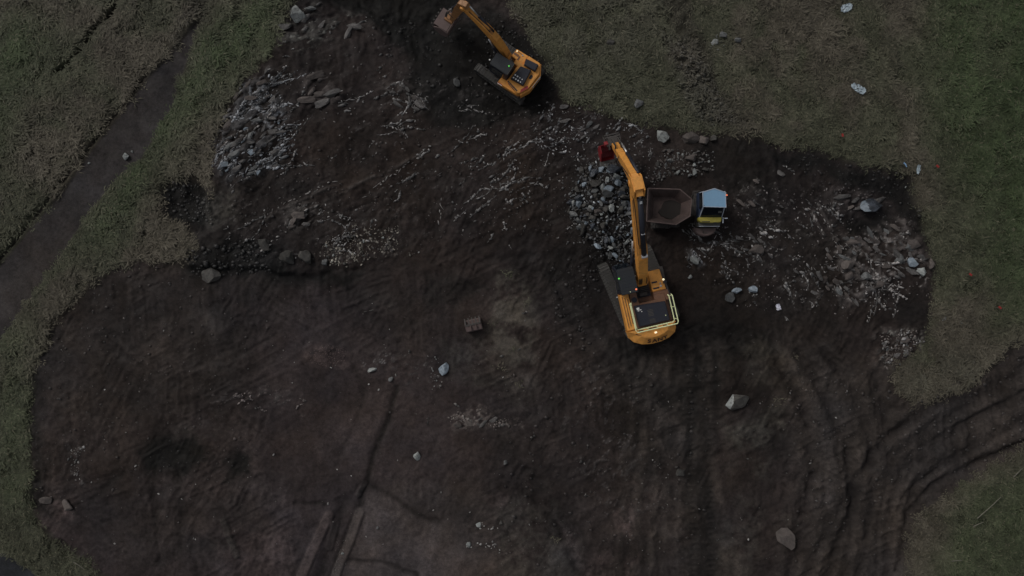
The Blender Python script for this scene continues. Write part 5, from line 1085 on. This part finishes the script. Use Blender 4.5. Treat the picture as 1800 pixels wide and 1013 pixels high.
    MB().prism([(cxn + .72 * math.cos(R(a)), cyn + .54 * math.sin(R(a))) for a in range(180, 361, 15)], .62, 1.12, .08).build('front_ballast', M['muddyred'], root, bevel=.02)
    MB().box((cxn + .02, cyn - .34, 1.13), (.34, .05, .03)).box((cxn - .12, cyn - .3, 1.13), (.04, .14, .03)).build('tow_pin', M['steel'], root)
    return root
dumper()

# ------------------------------------------------------------------ spare bucket
def spare():
    x, y = P(832, 570, .3); root = empty('spare_bucket', (x, y, gz(x, y)), R(13), label='rusty toothed digging bucket lying detached on the mud left of the worn grass patch', cat='bucket')
    sh = MB(); prof = [(.32, .05), (-.05, .02), (-.38, .12), (-.45, .45), (-.38, .72), (.0, .80)]
    inn = [(a + (0 - a) * .12, z + (.4 - z) * .12) for a, z in prof]
    for (a, b_), (c0, d0), (a2, b2), (c2, d2) in zip(prof, prof[1:], inn, inn[1:]): sh.side([(a, b_), (c0, d0), (c2, d2), (a2, b2)], -.5, .5)
    for xx in (-.5, .5): sh.side(prof + [(.3, .5)], xx - .025, xx + .025)
    s = sh.build('shell', M['muddyred'], root)
    MB().box((0, .02, .82), (1.0, .1, .05)).build('cutting_lip', M['steel'], s)
    for k in range(5): MB().side([(.04, .78), (.42, .72), (.46, .75), (.04, .86)], -.5 + k * .235, -.43 + k * .235).build('tooth', M['steel'], root)
    for xx in (-.18, .18): MB().side([(-.3, .7), (-.05, .8), (-.1, .98), (-.28, .95)], xx - .03, xx + .03).build('hinge_ear', M['muddyred'], root)
spare()

# ------------------------------------------------------------------ litter, pegs, sticks
def sheet(name, u, v, w, d, rz, mat, label, cat, seed=0, hgt=.12):
    r = np.random.default_rng(seed); nx, ny = 11, 9; vs = []
    for j in range(ny):
        for i in range(nx):
            a = i / (nx - 1) - .5; b_ = j / (ny - 1) - .5
            k = 1 - .5 * abs(b_) * (1 + .6 * math.sin(i * 2.1 + seed)); vs.append((a * w * k + r.normal(0, .02), b_ * d * (1 - .4 * abs(a)) + r.normal(0, .02), hgt * r.random()))
    x, y = P(u, v, .4); q = nx * ny
    vs += [(a, b_, c_ - .012) for a, b_, c_ in vs]
    fs = [(j * nx + i, j * nx + i + 1, (j + 1) * nx + i + 1, (j + 1) * nx + i) for j in range(ny - 1) for i in range(nx - 1)]
    fs += [tuple(q + k for k in f[::-1]) for f in fs]
    o = MB().add(vs, fs).build(name, mat, None); o.location = (x, y, gz(x, y) + .16); o.rotation_euler = (.06, -.05, rz); tag(o, label, cat)
sheet('plastic_sheet', 1487, 15, .85, .5, R(25), M['litter'], 'crumpled pale sheet on the grass near the top edge', 'litter', 1)
sheet('plastic_sheet', 1508, 156, 1.05, .45, R(-32), M['litter'], 'torn pale blue sheet lying on the grass in the upper right', 'litter', 2)
sheet('plastic_scrap', 1370, 540, .3, .42, R(15), M['whitep'], 'small bright white scrap on bare mud right of the big excavator', 'litter', 3)
sheet('plastic_scrap', 1617, 297, .22, .62, R(-8), M['litter'], 'narrow pale rag at the right corner of the turf edge', 'litter', 4)
def stick(u0, v0, u1, v1, r, mat, name, label, cat, z=.3):
    x0, y0 = P(u0, v0, .4); x1, y1 = P(u1, v1, .4); x, y = (x0 + x1) / 2, (y0 + y1) / 2; zz = gz(x, y) + z
    o = MB().tube([(x0 - x, y0 - y, -.04), ((x1 - x0) * .05, (y1 - y0) * .02 + .03, .02), (x1 - x, y1 - y, .03)], [r, r * .9, r * .6], 6).build(name, mat); o.location = (x, y, zz); tag(o, label, cat)
stick(1590, 286, 1594, 294, .05, M['bluep'], 'plastic_tube', 'short pale blue tube at the turf edge by the right pit corner', 'litter', .2)
for i, (a, b_, c_, d_, lab) in enumerate(((1781, 839, 1795, 823, 'short pale stick in the lower right grass by the frame edge'), (1715, 910, 1755, 872, 'long thin pale stick lying diagonally in the lower right grass'), (1710, 925, 1726, 917, 'short pale stick just below the long diagonal one'), (1670, 985, 1687, 983, 'pale stick lying level, lowest in the lower right grass'), (128, 989, 148, 1001, 'pale stick in the grass by the lower left pit edge'))):
    stick(a, b_, c_, d_, .028, M['wood'], 'dry_stick', lab, 'stick')
for u, v, lab in ((1481, 238, 'red marker peg in the grass north of the pit, leftmost of the four'), (1647, 293, 'red marker peg just outside the right pit corner'), (1704, 483, 'red marker peg in the grass east of the streaked outcrop'), (1757, 541, 'red marker peg farthest right and lowest of the four')):
    x, y = P(u, v, .5); r_ = empty('marker_peg', (x, y, gz(x, y)), random.random() * 3, label=lab, cat='marker peg')
    MB().tube([(0, 0, 0), (0, 0, .45)], .02, 6).build('stake', M['wood'], r_)
    MB().prism([(-.1, -.05), (.1, -.06), (.11, .05), (-.09, .06)], .43, .5).build('cap', M['peg'], r_)
